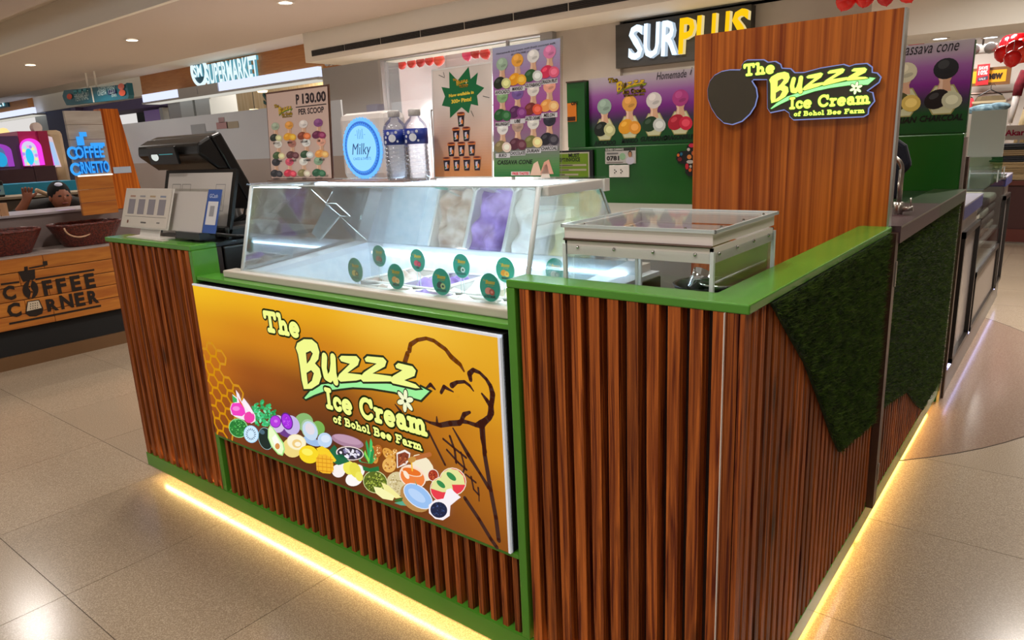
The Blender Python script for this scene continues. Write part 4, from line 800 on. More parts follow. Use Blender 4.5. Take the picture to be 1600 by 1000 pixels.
POLY = {'B': [Z1(*p) for p in [(853, 470), (866, 432), (920, 402), (985, 404), (1025, 438), (1042, 500), (1032, 555), (1003, 588), (1040, 628), (1052, 690), (1030, 748), (970, 785), (908, 788), (893, 720), (882, 610), (870, 520)]],
        'z1': [Z1(*p) for p in [(1200, 545), (1218, 528), (1338, 530), (1362, 556), (1348, 598), (1262, 660), (1372, 672), (1380, 705), (1330, 718), (1205, 728), (1180, 705), (1196, 672), (1285, 590), (1215, 570)]],
        'z2': [Z2(*p) for p in [(203, 300), (225, 280), (350, 290), (376, 318), (362, 358), (262, 412), (412, 432), (408, 472), (185, 476), (158, 446), (196, 404), (298, 336), (212, 322)]],
        'z3': [Z2(*p) for p in [(445, 350), (468, 330), (580, 355), (606, 388), (594, 428), (512, 462), (600, 492), (634, 522), (596, 522), (420, 486), (394, 458), (424, 430), (500, 386), (452, 368)]],
        'sw': [Z1(*p) for p in [(908, 858), (955, 806), (1050, 752), (1180, 736)]]+[Z2(*p) for p in [(170, 476), (420, 494), (600, 530), (632, 532), (642, 514), (706, 545), (636, 612), (560, 592), (430, 552), (250, 526), (100, 520), (0, 532)]]+[Z1(*p) for p in [(1080, 800), (990, 832), (918, 866)]],
        'h1': [Z1(*p) for p in [(934, 506), (972, 490), (990, 512), (966, 562), (940, 592)]], 'h2': [Z1(*p) for p in [(934, 662), (972, 640), (994, 664), (976, 722), (942, 752)]]}
USTROKE = [Z1(*p) for p in [(1082, 535), (1076, 620), (1090, 690), (1118, 705), (1140, 670), (1150, 600), (1150, 540)]]; USTROKE2 = [Z1(*p) for p in [(1150, 560), (1152, 660), (1166, 728)]]
FLOWER = Z2(517, 620)
TXT = [('The', HL((422, 518.5)), HL((479, 529)), HL((420, 486))), ('Ice Cream', HL((517, 637)), HL((677, 679)), HL((514, 604))), ('of Bohol Bee Farm', HL((527.5, 658.5)), HL((668, 700.5)), HL((527, 646)))]
LU0, LU1 = Z1(590, 0)[0], Z2(706, 545)[0]; LV0, LV1 = HL((600, 684))[1]-.012, HL((420, 486))[1]
def inflate(pts, d):
    n = len(pts); A = sum(pts[i][0]*pts[(i+1) % n][1]-pts[(i+1) % n][0]*pts[i][1] for i in range(n)); s = 1 if A > 0 else -1; out = []
    for i in range(n):
        a, b, c = Vector(pts[i-1]), Vector(pts[i]), Vector(pts[(i+1) % n]); e1 = (b-a).normalized(); e2 = (c-b).normalized(); n1 = Vector((e1.y, -e1.x))*s; n2 = Vector((e2.y, -e2.x))*s
        m = (n1+n2); m = m.normalized() if m.length > 1e-6 else n1; k = d/max(.5, m.dot(n1)); q = b+m*k; out.append((q.x, q.y))
    return out
def logo(art, u0, v0, width, yel='E6F46A', grn='8CE884', out='1E2008', hole=None, L=3, rot=0, simple=False, ob=1.0, white='F4F6C8', aff=None):
    k = width/(LU1-LU0); c, s = math.cos(R(rot)), math.sin(R(rot))
    def mp(p): x, y = (p[0]-LU0)*k, (p[1]-LV0)*k; return (u0+x*c-y*s, v0+x*s+y*c)
    if aff: mp = aff; k = (Vector(aff(POLY['sw'][7]))-Vector(aff(POLY['sw'][0]))).length/(Vector(POLY['sw'][7])-Vector(POLY['sw'][0])).length
    sv = art.map; art.map = mp; o = .0065*ob
    if out:
        art.poly(inflate(POLY['sw'], o), out, L)
        for q in ('B', 'z1', 'z2', 'z3'): art.poly(inflate(POLY[q], o), out, L+1)
        for st in (USTROKE, USTROKE2): art.stroke(st, (.0125*2+o*2)*k, out, L+1)
    art.poly(POLY['sw'], grn, L+.5)
    for q in ('B', 'z1', 'z2', 'z3'): art.poly(POLY[q], yel, L+2)
    for st in (USTROKE, USTROKE2): art.stroke(st, .0125*2*k, yel, L+2)
    for q in ('h1', 'h2'):
        if out: art.poly(POLY[q], out, L+3)
        art.poly(inflate(POLY[q], -o*.8), hole or '7A3A08', L+3.5)
    for i in range(6):
        a = R(60*i+20); d = .019
        if out: art.ell(FLOWER[0]+d*math.cos(a), FLOWER[1]+d*math.sin(a), .019, .0105, out, L+3, 60*i+20, 10)
        art.ell(FLOWER[0]+d*math.cos(a), FLOWER[1]+d*math.sin(a), .015, .0075, white, L+4, 60*i+20, 10)
    for t, bl, br, tl in TXT:
        b0, b1, t0 = Vector(bl), Vector(br), Vector(tl); tw = sum(GL[ch][0] for ch in t); U = (b1-b0)/tw; hh = (t0-b0).length; Vv = Vector((-U.y, U.x)).normalized()*hh; x = 0; sc = (U.length+hh)/2
        for ch in t:
            adv, sts = GL[ch]
            for st in sts:
                P = [tuple(b0+U*(x+p[0])+Vv*p[1]) for p in st]
                if out: art.stroke(P, (S_*sc+o*1.7)*k, out, L+1)
                art.stroke(P, S_*sc*.92*k, yel, L+2)
            x += adv
    art.map = sv

# ---------------------------------------------------------------- illuminated front sign
lb = root_at('lit_sign', (-1.27, 0, .345), 'large lit orange and brown ice cream sign with fruit on the kiosk front', 'sign')
lx0, lz0, ly = LX-.008, .346, -.006
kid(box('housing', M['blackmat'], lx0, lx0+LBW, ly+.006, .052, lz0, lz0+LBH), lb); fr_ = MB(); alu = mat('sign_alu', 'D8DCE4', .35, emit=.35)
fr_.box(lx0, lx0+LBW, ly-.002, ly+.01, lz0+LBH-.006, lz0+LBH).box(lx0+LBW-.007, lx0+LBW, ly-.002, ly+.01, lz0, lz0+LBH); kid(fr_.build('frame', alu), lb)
# printed gradient
NX, NZ = 48, 24; ctrl = [['7E3A05', '602A04', '542604', '70360A', '8A4A05'], ['A45204', '6A3004', '582804', '8A4806', 'A66006'], ['C06A06', '984C05', '7E4004', 'B06606', 'CA820A'], ['DC9408', 'D08206', 'CC7E05', 'E09A10', 'DE9E14'], ['F2BC10', 'EEB00C', 'ECAC08', 'F4C238', 'E6AA1C']]
CG = np.array([[lin(c) for c in row] for row in ctrl])
def gcol(u, v):
    x, y = u*4, v*4; i, j = min(3, int(x)), min(3, int(y)); fx, fy = x-i, y-j; fx = fx*fx*(3-2*fx); fy = fy*fy*(3-2*fy)
    return (CG[j, i]*(1-fx)+CG[j, i+1]*fx)*(1-fy)+(CG[j+1, i]*(1-fx)+CG[j+1, i+1]*fx)*fy
V = [(lx0+LBW*i/NX, ly, lz0+LBH*j/NZ) for j in range(NZ+1) for i in range(NX+1)]; F = [(j*(NX+1)+i, j*(NX+1)+i+1, (j+1)*(NX+1)+i+1, (j+1)*(NX+1)+i) for j in range(NZ) for i in range(NX)]
me = bpy.data.meshes.new('sign_face'); me.from_pydata(V, [], F); me.materials.append(M['lit']); ca = me.color_attributes.new('Col', 'FLOAT_COLOR', 'POINT')
ca.data.foreach_set('color', [q for j in range(NZ+1) for i in range(NX+1) for q in (*gcol(i/NX, j/NZ), 1)]); kid(link('sign_face', me), lb)
ar = Art((lx0, ly, lz0), (1, 0, 0), (0, 0, 1), .0005)
# honeycomb
def Zh(x, y): return Vector(HL((320+x/8.333, 520+y/8.333)))
h0 = Zh(95, 230); e1 = (Zh(230, 746)-h0)/3; e2 = Zh(220, 330)-h0; NB = [e2, e1, e1-e2, -e2, -e1, e2-e1]
for i, j in [(0, 0), (0, 1), (1, 0), (1, -1), (2, 0), (2, 1), (2, 2), (2, -1), (3, -1), (3, 0), (3, 1), (3, 2), (4, -2), (4, -1), (4, 0), (4, 1), (5, -2), (5, -1), (5, 0), (5, 1), (6, -3), (6, -2), (6, -1), (6, 0), (7, -3), (7, -2), (7, -1), (8, -3), (8, -2), (8, -4), (5, -3), (9, -4), (9, -3), (3, -2), (7, -4)]:
    cc_ = h0+e1*i+e2*j; pts = [tuple(cc_+(NB[k]+NB[(k+1) % 6])/3) for k in range(6)]; ar.map = lambda p: (max(.004, min(p[0], LBW)), max(.004, p[1]))
    for a_, b_ in zip(pts, pts[1:]+pts[:1]):
        if max(a_[0], b_[0]) > .006 and max(a_[1], b_[1]) > .006: ar.stroke([a_, b_], .0095, 'CE8C10', 1)
ar.map = lambda p: p
# ice cream cone drawing
ik, ik2 = '6A3606', '3A1A12'
def ln(fn, pts, wd, c=ik2, L=1): ar.stroke([fn(*p) for p in pts], wd, c, L)
ln(Z2, [(515, 330), (540, 260)], .016, ik); ln(Z2, [(555, 235), (565, 190), (620, 155), (690, 142), (750, 160), (790, 190), (840, 225), (880, 280), (920, 315), (950, 340), (978, 390)], [.016, .014, .011, .01, .011, .012, .012, .015, .014, .012, .006], ik)
ln(Z2, [(1028, 455), (1020, 410), (1050, 380), (1100, 400), (1150, 450), (1180, 500), (1195, 560), (1190, 610), (1180, 650), (1180, 700), (1165, 740), (1130, 770), (1100, 795), (1060, 800), (1000, 780), (950, 770), (930, 785), (860, 790), (780, 805), (700, 785), (600, 745)], [.012, .016, .012, .009, .01, .013, .017, .015, .017, .02, .016, .018, .024, .012, .01, .013, .016, .016, .014, .008, .005])
ln(Z2, [(880, 500), (920, 475), (980, 470), (1020, 500), (1048, 540)], [.016, .01, .009, .008, .004]); ln(Z2, [(795, 555), (820, 510), (890, 548)], [.01, .012, .004]); ln(Z2, [(680, 520), (715, 495), (748, 530)], [.005, .012, .006]); ln(Z2, [(950, 760), (970, 720), (1015, 702)], [.012, .014, .008]); ln(Z2, [(1112, 560), (1150, 610), (1175, 650)], [.006, .012, .014]); ln(Z2, [(755, 740), (758, 800)], [.004, .012]); ln(Z2, [(430, 650), (475, 705)], [.004, .01])
ln(Z2, [(1100, 810), (1105, 900), (1125, 1000)], .013); ln(Z5, [(1385, 10), (1395, 250), (1440, 560), (1480, 800), (1500, 1000)], .014); ln(Z5, [(900, 60), (1040, 350)], .008); ln(Z5, [(1210, 640), (1330, 820), (1430, 990), (1480, 1060)], .013); ln(Z5, [(1120, 30), (1250, 260), (1350, 420), (1425, 545)], [.005, .014, .01, .013])
ln(Z5, [(1090, 100), (1130, 220), (1140, 330)], .008); ln(Z5, [(1030, 125), (1110, 190), (1230, 285)], .007); ln(Z5, [(1060, 220), (1160, 330), (1230, 390)], .007); ln(Z5, [(1185, 240), (1215, 370), (1190, 440)], .006); ln(Z5, [(1220, 430), (1310, 500)], .006); ln(Z5, [(1270, 450), (1290, 560), (1335, 610), (1330, 545)], .006); ln(Z5, [(1335, 610), (1335, 660)], .004)
# logo on the sign, at its traced place
logo(ar, LU0, LV0, LU1-LU0, 'F2F88C', '9CF09A', '1C2408', '8A4806', L=3, ob=1.0)
# fruit
def ey(fn, x, y, a, b, c, L, rot=0):
    pts = [fn(x+a*math.cos(t)*math.cos(R(rot))-b*math.sin(t)*math.sin(R(rot)), y+a*math.cos(t)*math.sin(R(rot))+b*math.sin(t)*math.cos(R(rot))) for t in [2*math.pi*i/20 for i in range(20)]]; ar.poly(pts, c, L)
def pz(fn, pts, c, L): ar.poly([fn(*p) for p in pts], c, L)
def spk(fn, x, y, a, b, n, cs, L, sz, rot=0):
    for i in range(n):
        t, q = rnd.uniform(0, 6.28), math.sqrt(rnd.random())*.92; px = a*q*math.cos(t); py = b*q*math.sin(t); cx_ = x+px*math.cos(R(rot))-py*math.sin(R(rot)); cy_ = y+px*math.sin(R(rot))+py*math.cos(R(rot)); s1 = sz*rnd.uniform(.7, 1.3)
        pz(fn, [(cx_-s1, cy_+s1*.6), (cx_+s1, cy_+s1*.6), (cx_+s1*.2, cy_-s1)], rnd.choice(cs), L+.01*(i % 20))
# dragon fruit
pz(Z4, [(270, 260), (290, 210), (330, 195), (300, 110), (350, 150), (340, 65), (375, 110), (400, 190), (425, 150), (480, 220), (545, 330), (545, 390), (500, 415), (450, 390), (330, 350), (280, 320)], 'F8E8F4', 8); pz(Z4, [(275, 260), (300, 205), (380, 200), (430, 260), (440, 310), (400, 340), (300, 330)], 'F23CC0', 9); ey(Z4, 480, 350, 58, 60, 'F040A8', 9, 30); pz(Z4, [(300, 120), (350, 160), (350, 195), (305, 195)], '38B058', 9); pz(Z4, [(355, 130), (400, 200), (430, 260), (380, 200)], 'F06030', 9); pz(Z4, [(410, 170), (500, 250), (520, 320), (440, 240)], 'FCF0F8', 9.5); ey(Z4, 340, 260, 40, 25, 'F888DC', 10)
# malunggay leaves
for i in range(95):
    t, q = rnd.uniform(0, 6.28), math.sqrt(rnd.random()); ey(Z4, 635+135*q*math.cos(t), 310+135*q*math.sin(t), 22, 13, rnd.choice(['2CA860', '48D088', '189048', '7CE8B0', '38BC70']), 7+.01*i, rnd.uniform(0, 180))
# guyabano and slice
ey(Z4, 355, 465, 108, 100, '98E098', 8, 20); ey(Z4, 355, 465, 100, 92, '1E7A30', 8.5, 20); spk(Z4, 355, 455, 95, 88, 60, ['48B850', '2C9038', '74D070', '146024'], 9, 9); ey(Z4, 495, 525, 82, 92, 'A8D8F8', 9.5, -10); ey(Z4, 495, 525, 74, 84, 'D0ECFF', 10, -10)
for k in range(16): a = 2*math.pi*k/16; ey(Z4, 493+46*math.cos(a), 525+52*math.sin(a), 12, 4, '284868', 10.5, math.degrees(a))
# avocado
ey(Z4, 650, 570, 80, 118, '90B8B8', 8, -12); ey(Z4, 650, 570, 74, 112, '0A2420', 8.5, -12); ey(Z4, 615, 500, 30, 24, '486878', 9, 30); pz(Z4, [(680, 470), (700, 432), (735, 450), (790, 530), (845, 610), (858, 680), (830, 745), (780, 730), (710, 650), (675, 560)], 'A8E888', 9.5); pz(Z4, [(688, 475), (705, 442), (730, 458), (782, 540), (835, 620), (845, 675), (822, 730), (785, 718), (720, 645), (685, 560)], 'ECFBC8', 10); pz(Z4, [(720, 560), (760, 520), (800, 600), (815, 660), (790, 680), (750, 640)], 'FCFCF0', 10.5); ey(Z4, 780, 645, 26, 32, 'D89048', 11)
# ube
ey(Z4, 785, 415, 82, 92, 'D8C0E8', 8); ey(Z4, 935, 425, 88, 105, 'C8B8E8', 8, -25); ey(Z4, 870, 510, 80, 40, '6A3888', 7.5, 20); ey(Z4, 764, 390, 62, 66, '702098', 9); ey(Z4, 764, 390, 54, 58, 'B838E0', 9.5); ey(Z4, 888, 385, 62, 92, '5A1888', 9, -18); ey(Z4, 888, 385, 52, 80, 'A828E0', 9.5, -18); spk(Z4, 880, 385, 40, 60, 20, ['C860F0', '9018C8'], 10, 8); ey(Z4, 770, 385, 20, 16, 'D878F0', 10)
# melon and buko
ey(Z4, 935, 660, 105, 100, 'F0D880', 8.5, 20); ey(Z4, 985, 600, 105, 82, 'F8EAB8', 9, 10); ey(Z4, 985, 600, 95, 72, 'FBF2D0', 9.3, 10); ey(Z4, 990, 615, 52, 45, 'F0CC80', 9.6); ey(Z4, 1000, 620, 34, 24, 'FCF4D8', 9.8)
ey(Z4, 1070, 390, 100, 92, '88B870', 7, 0); ey(Z4, 1225, 450, 65, 75, '78B050', 7, -30); ey(Z4, 1130, 470, 85, 115, 'A8C8A0', 8, -25); ey(Z4, 1135, 480, 76, 104, 'C8DCF0', 8.5, -25); ey(Z4, 1135, 460, 48, 64, 'E4DCE4', 9, -25); ey(Z4, 1290, 575, 78, 78, 'C0D8F4', 8.5); ey(Z4, 1150, 590, 100, 40, 'A0C0E8', 8.2, 20); ey(Z4, 1300, 560, 50, 40, 'DCE8FA', 9)
# mango
ey(Z4, 1115, 725, 108, 92, 'F8D820', 9.5, 15); ey(Z4, 1100, 700, 60, 36, 'FCF060', 10, 10); pz(Z4, [(1200, 660), (1260, 635), (1330, 670), (1410, 780), (1390, 800), (1300, 760), (1220, 720)], 'F8D024', 9.5); pz(Z4, [(1190, 780), (1220, 725), (1300, 720), (1370, 770), (1380, 880), (1340, 920), (1260, 915), (1195, 880)], 'F4B828', 10)
for q in range(4): ar.stroke([Z4(1215+q*45, 740), Z4(1215+q*45, 905)], .0025, 'D88C10', 10.5); ar.stroke([Z4(1195, 760+q*42), Z4(1375, 775+q*42)], .0025, 'D88C10', 10.5)
pz(Z4, [(1330, 690), (1390, 620), (1420, 650), (1400, 720), (1480, 720), (1550, 790), (1430, 830), (1350, 790)], '106840', 9)
# cacao
ey(Z5, 170, 155, 150, 52, 'A88098', 7.5, 14); ey(Z5, 170, 140, 130, 34, 'C098B0', 8, 14); ey(Z5, 190, 262, 128, 62, 'F0E0D8', 8.5, 4); ey(Z5, 192, 262, 118, 54, '302838', 9, 4)
for i in range(40):
    t, q = rnd.uniform(0, 6.28), math.sqrt(rnd.random())*.85; ey(Z5, 192+110*q*math.cos(t), 262+48*q*math.sin(t), 13, 9, rnd.choice(['E8E4F0', 'B8B0C8', '8078A0', 'F8F4FC']), 9.3+.01*i, rnd.uniform(0, 90))
# jackfruit / white flowers
for (x, y, a, b, c, L) in ((80, 420, 62, 58, 'F8F0EC', 8), (220, 490, 80, 60, 'FCF8F4', 8), (160, 380, 60, 55, 'FCF4E8', 8), (250, 420, 70, 60, 'F8F4F0', 8), (180, 390, 55, 62, 'F0E858', 8.6), (235, 410, 50, 70, 'E8DC48', 8.8), (270, 465, 34, 44, 'F0E860', 9)): ey(Z5, x, y, a, b, c, L, -20)
pz(Z5, [(20, 250), (90, 260), (190, 330), (60, 350)], '0C6048', 7.5)
# durian, pineapple crown, breadlike nuts, honey
for i, (x0, y0) in enumerate(((345, 140), (385, 125), (300, 215), (420, 260), (280, 300), (330, 230), (400, 200))): pz(Z5, [(370-8, 350), (x0-10, y0+30), (x0, y0), (x0+14, y0+40), (390, 350)], ['28A050', '48C868', '1C8040', '38B058', '30A868', '88D850', '209048'][i], 8+.1*i)
pz(Z5, [(300, 370), (370, 390), (450, 370), (455, 410), (380, 425), (310, 410)], '187038', 9); ey(Z5, 415, 510, 112, 100, 'D8E0A0', 8.8, 10); ey(Z5, 415, 510, 106, 94, '586818', 9.2, 10); spk(Z5, 415, 510, 98, 88, 90, ['98A838', '788820', 'B8C458', '3C4810'], 9.5, 10)
pz(Z5, [(400, 550), (470, 560), (590, 630), (570, 670), (480, 655), (420, 610)], 'F8F4B0', 10.5); pz(Z5, [(470, 510), (540, 540), (650, 640), (600, 650), (500, 590)], 'F4EC98', 10.3); pz(Z5, [(580, 665), (665, 640), (650, 675), (600, 680)], '386828', 10.2); pz(Z5, [(580, 690), (660, 670), (720, 715), (640, 710)], '58A888', 9)
for (x, y, a, b, r_, c) in ((440, 240, 42, 60, 20, 'B86820'), (410, 270, 36, 80, -10, 'D89038'), (545, 265, 70, 42, 45, 'E0A040'), (545, 360, 62, 66, 30, 'E8B058'), (600, 240, 24, 26, 0, 'D08830')): ey(Z5, x, y, a, b, c, 7.5+x*.001, r_); spk(Z5, x, y, a*.8, b*.8, 14, ['F8D088', 'A86020'], 8.4, 8, r_)
pz(Z5, [(615, 250), (690, 220), (740, 250), (730, 310), (700, 350), (615, 385)], 'F4ECE4', 8.2); pz(Z5, [(625, 262), (690, 240), (728, 260), (720, 310), (625, 375)], '8A3C20', 8.6); spk(Z5, 670, 305, 40, 55, 22, ['C06838', '5A2010'], 8.8, 8)
ar.poly(arc(*Z5(845, 375), .045, .038, 0, 360, 14), 'F4E8C8', 8.4); ey(Z5, 940, 440, 50, 55, 'F0E4D8', 8.6); ey(Z5, 940, 440, 44, 48, 'A83418', 8.9); spk(Z5, 940, 440, 36, 40, 16, ['D06838', '701808'], 9.1, 7)
ey(Z5, 755, 455, 125, 100, 'F8E0CC', 9.2, 25); ey(Z5, 755, 460, 112, 86, 'F08038', 9.5, 25); ey(Z5, 750, 410, 100, 40, 'F8D8B8', 9.8, 15); ey(Z5, 750, 412, 84, 30, 'E8701C', 10, 15); ey(Z5, 700, 440, 20, 40, 'FCE8D0', 10.2, -30); ln(Z5, [(750, 320), (755, 400)], .006, 'F8C040', 10.5); ln(Z5, [(760, 300), (920, 255)], .012, 'B86830', 10.4); ey(Z5, 755, 305, 38, 26, 'C89040', 10.6, -15)
# coconut, balls, black rice scoop
ey(Z5, 620, 520, 105, 105, 'D8C898', 8.8, 30); spk(Z5, 620, 520, 95, 95, 60, ['F0E4C0', 'A89058', 'C8B478'], 9, 8); ey(Z5, 775, 640, 150, 110, 'B88848', 9.8, 38); ey(Z5, 800, 625, 148, 92, 'E8E8F0', 10, 36); ey(Z5, 800, 625, 140, 84, '98C0F0', 10.3, 36); ey(Z5, 790, 620, 90, 40, 'B8D4F8', 10.5, 36); pz(Z5, [(740, 480), (790, 540), (770, 475), (810, 560)], '50A878', 10.2)
for (x, y, s_) in ((1115, 490, 122), (1020, 560, 110)):
    ey(Z5, x, y, s_, s_, 'F4E8D0', 9.6+y*.001); ey(Z5, x, y, s_*.94, s_*.94, 'E83848', 9.8+y*.001); pz(Z5, [(x-s_*.93, y-.05*s_), (x-s_*.75, y-.6*s_), (x-s_*.2, y-.93*s_), (x+s_*.4, y-.82*s_), (x+s_*.8, y-.4*s_), (x+s_*.9, y+.2*s_), (x, y+.22*s_)], 'E4E498', 9.9+y*.001); ey(Z5, x-10, y-45, s_*.2, s_*.42, '308848', 10.2+y*.001, -50)
pz(Z5, [(1060, 560), (1100, 548), (1130, 580), (1185, 625), (1150, 650), (1090, 700), (1080, 790), (1020, 830), (950, 820), (895, 770), (895, 700), (950, 655), (1030, 640)], 'F8F0F4', 11); ey(Z5, 985, 740, 76, 70, '101C40', 11.4); spk(Z5, 985, 740, 70, 64, 40, ['2C4878', '080C20', '485C90'], 11.6, 6)
ar.build('printed_artwork', M['lit'], lb)

# ---------------------------------------------------------------- lit logo on the teak panel
ws = root_at('logo_sign', (-.3, PY-.03, 1.38), 'dark contour-cut lit logo sign with glowing yellow letters on the wood panel', 'sign')
SY = PY-.032
def s5(x, y): p = at(1100+x/5.517, 80+y/5.517, 1, SY); return (p[0], p[2])
outl = [(325, 125), (345, 95), (370, 80), (510, 78), (545, 100), (610, 92), (650, 115), (662, 150), (740, 155), (775, 190), (860, 188), (1000, 150), (1200, 118), (1250, 135), (1300, 118), (1400, 110), (1440, 140), (1440, 185), (1485, 192), (1515, 225), (1500, 265), (1390, 345), (1445, 360), (1460, 430), (1410, 490), (1405, 540), (1370, 560), (770, 588), (740, 560), (735, 530), (690, 500), (570, 525), (548, 490), (545, 240), (420, 240), (400, 255), (440, 320), (450, 390), (430, 470), (385, 540), (320, 600), (240, 628), (170, 615), (110, 560), (65, 490), (35, 410), (30, 330), (50, 260), (90, 210), (150, 178), (220, 165), (310, 165), (322, 150)]
op = [s5(*p) for p in outl][::-1]
kid(MB().prism([(u, SY, v) for u, v in op], (0, .026, 0)).build('backing', mat('sign_brown', '3E3626', .5)), ws)
rim = MB().tube([(u, SY+.008, v) for u, v in inflate(op, .0015)], .0022, 6, closed=True); kid(rim.build('edge_light', emis('edge_glow', '9AA8E8', .7)), ws)
ar = Art((0, SY, 0), (1, 0, 0), (0, 0, 1), .0004)
src = [POLY['sw'][0], max(POLY['sw'], key=lambda p: p[0]), TXT[0][3]]; dst = [s5(575, 494), s5(1478, 232), s5(350, 112)]
AM = np.linalg.solve(np.array([[p[0], p[1], 1] for p in src]), np.array(dst))
def saff(p): q = np.array([p[0], p[1], 1.]) @ AM; return (q[0], q[1])
logo(ar, 0, 0, 1, 'F0FF6A', 'A0FF9C', '2C6410', '4A4020', L=3, ob=.55, aff=saff)
ar.build('glowing_letters', print_mat('lit_print_bright', .35, 1.25), ws)

# ================================================================ ice cream freezer
FX0, FX1 = -1.77, -.556
fz = root_at('display_freezer', (-1.15, .35, 0), 'white ice cream display freezer with a sloped clear glass front', 'freezer')
kid(box('body', M['freezer'], -1.83, -.5, .14, .66, .1, .72), fz)
wl = MB(); wl.box(-1.83, FX0+.07, .09, .66, .72, .945).box(-.53, -.5, .09, .66, .72, .95).box(FX0+.07, -.53, .575, .66, .72, .985); kid(wl.build('well_wall', M['freezer']), fz)
ln_ = MB(); e = .004; x0, x1, y0_, y1_, zf, zt_ = FX0+.07, -.53, .1, .575, .74, .95
ln_.prism([(x0, y0_, zf), (x0, y1_, zf), (x0, y1_, .985), (x0, y0_, .95)], (e, 0, 0)).box(x1-e, x1, y0_, y1_, zf, zt_).box(x0, x1, y1_-e, y1_, zf, .992).box(x0, x1, y0_, y0_+e, zf, .935).box(x0, x1, y0_, y1_, zf-e, zf); kid(ln_.build('well_liner', M['liner']), fz)
kid(box('front_rim', M['freezer'], -1.85, -.5, .045, .1, .941, .965, bevel=.004), fz)
kid(MB().hexa([(FX0-.01, .1, .945), (FX0+.075, .1, .945), (FX0+.075, .58, .975), (FX0-.01, .58, .975)], [(FX0-.01, .1, .962), (FX0+.075, .1, .962), (FX0+.075, .58, 1.0), (FX0-.01, .58, 1.0)]).build('left_rim', mat('rim_white', 'D8DCE4', .4)), fz)
kid(box('rear_rim', MATS['rim_white'], FX0+.07, -.53, .568, .6, .985, 1.004), fz); kid(box('right_shelf', MATS['rim_white'], -.556, -.5, .1, .66, .95, .962), fz); kid(box('right_cheek', M['slatback'], -.4995, -.494, .3, .655, .72, .948), fz)
gl = M['glass']
kid(MB().plate((FX0, .072, .965), (FX1, .072, .965), (FX1, .15, 1.246), (FX0, .15, 1.246), -.004).build('front_glass', gl), fz)
mir = bpy.data.materials.new('tinted_mirror_glass'); mir.use_nodes = True; nn, ll = mir.node_tree.nodes, mir.node_tree.links; nn.clear(); tr_ = nn.new('ShaderNodeBsdfTransparent'); tr_.inputs[0].default_value = (.75, .8, .82, 1); gg = nn.new('ShaderNodeBsdfGlossy'); gg.inputs['Roughness'].default_value = .03; mx_ = nn.new('ShaderNodeMixShader'); mx_.inputs[0].default_value = .62; oo = nn.new('ShaderNodeOutputMaterial'); ll.new(tr_.outputs[0], mx_.inputs[1]); ll.new(gg.outputs[0], mx_.inputs[2]); ll.new(mx_.outputs[0], oo.inputs[0])
kid(MB().plate((FX0, .568, 1.004), (FX1, .568, 1.004), (FX1, .42, 1.225), (FX0, .42, 1.225), .004).build('rear_glass', mir), fz)
sd = [(.075, .965), (.568, 1.002), (.42, 1.235), (.152, 1.24)]
kid(MB().prism([(FX0, a, b) for a, b in sd], (.005, 0, 0)).build('side_glass', thin_glass('side_glass', 'E8F4F4', 1.0, .95, .01, .28)), fz); kid(MB().prism([(FX1-.005, a, b) for a, b in sd], (.005, 0, 0)).build('side_glass', gl), fz)
kid(box('top_plate', M['acrylic'], FX0-.015, FX1+.015, .14, .43, 1.246, 1.253), fz)
ed = M['edge']
for xx in (FX0, FX1): kid(MB().tube([(xx, .073, .965), (xx, .15, 1.246)], .0065, 8).build('corner_post', ed, smooth=True), fz); kid(MB().tube([(xx, .15, 1.243), (xx, .42, 1.238)], .005, 6).build('edge_bead', ed), fz); kid(MB().tube([(xx, .42, 1.238), (xx, .568, 1.004)], .003, 6).build('edge_bead', ed), fz)
kid(MB().tube([(FX0, .15, 1.246), (FX1, .15, 1.246)], .0025, 6).build('edge_bead', ed), fz)
kid(box('right_housing', M['wplastic'], FX1-.02, FX1+.02, .16, .43, 1.222, 1.246, bevel=.003), fz); kid(box('hinge_block', M['wplastic'], FX1+.018, FX1+.026, .405, .43, 1.215, 1.247), fz)
lh_ = kid(box('lamp_housing', M['wplastic'], FX0+.02, FX1-.02, .385, .43, 1.226, 1.246), fz); sub(box('led_tube', M['led'], FX0+.05, FX1-.05, .372, .384, 1.229, 1.239), lh_); kid(box('rear_led', M['led'], FX0+.1, -.56, .562, .5705, .958, .966), fz)
ld = bpy.data.lights.new('freezer_lamp', 'AREA'); ld.shape = 'RECTANGLE'; ld.size = 1.1; ld.size_y = .03; ld.energy = 6.5; ld.color = (.8, .92, 1); lo = bpy.data.objects.new('freezer_lamp', ld); COL.objects.link(lo); lo.location = (-1.16, .37, 1.225); lo.rotation_euler = (R(-20), 0, 0); kid(lo, fz)
# acrylic hinge bracket seen in the left half
def h_(px, py): return at(px, py, 1, .36)
hb_ = MB().plate(h_(488, 364), h_(500, 374), h_(531, 336), h_(511, 320), .004); kid(hb_.build('hinge_plate', mat('clear_plate', 'B8C8D0', .1, .3)), fz)
kid(MB().tube([h_(488, 364), h_(500, 376), h_(531, 338), h_(547, 338), h_(525, 318), h_(511, 318)], .002, 6, closed=True).build('hinge_edge', ed), fz)
kid(MB().tube([h_(486, 296), h_(572, 375)], .0015, 6).build('stay', ed), fz); kid(MB().tube([h_(519, 300), h_(508, 320)], .0012, 6).build('stay', ed), fz)
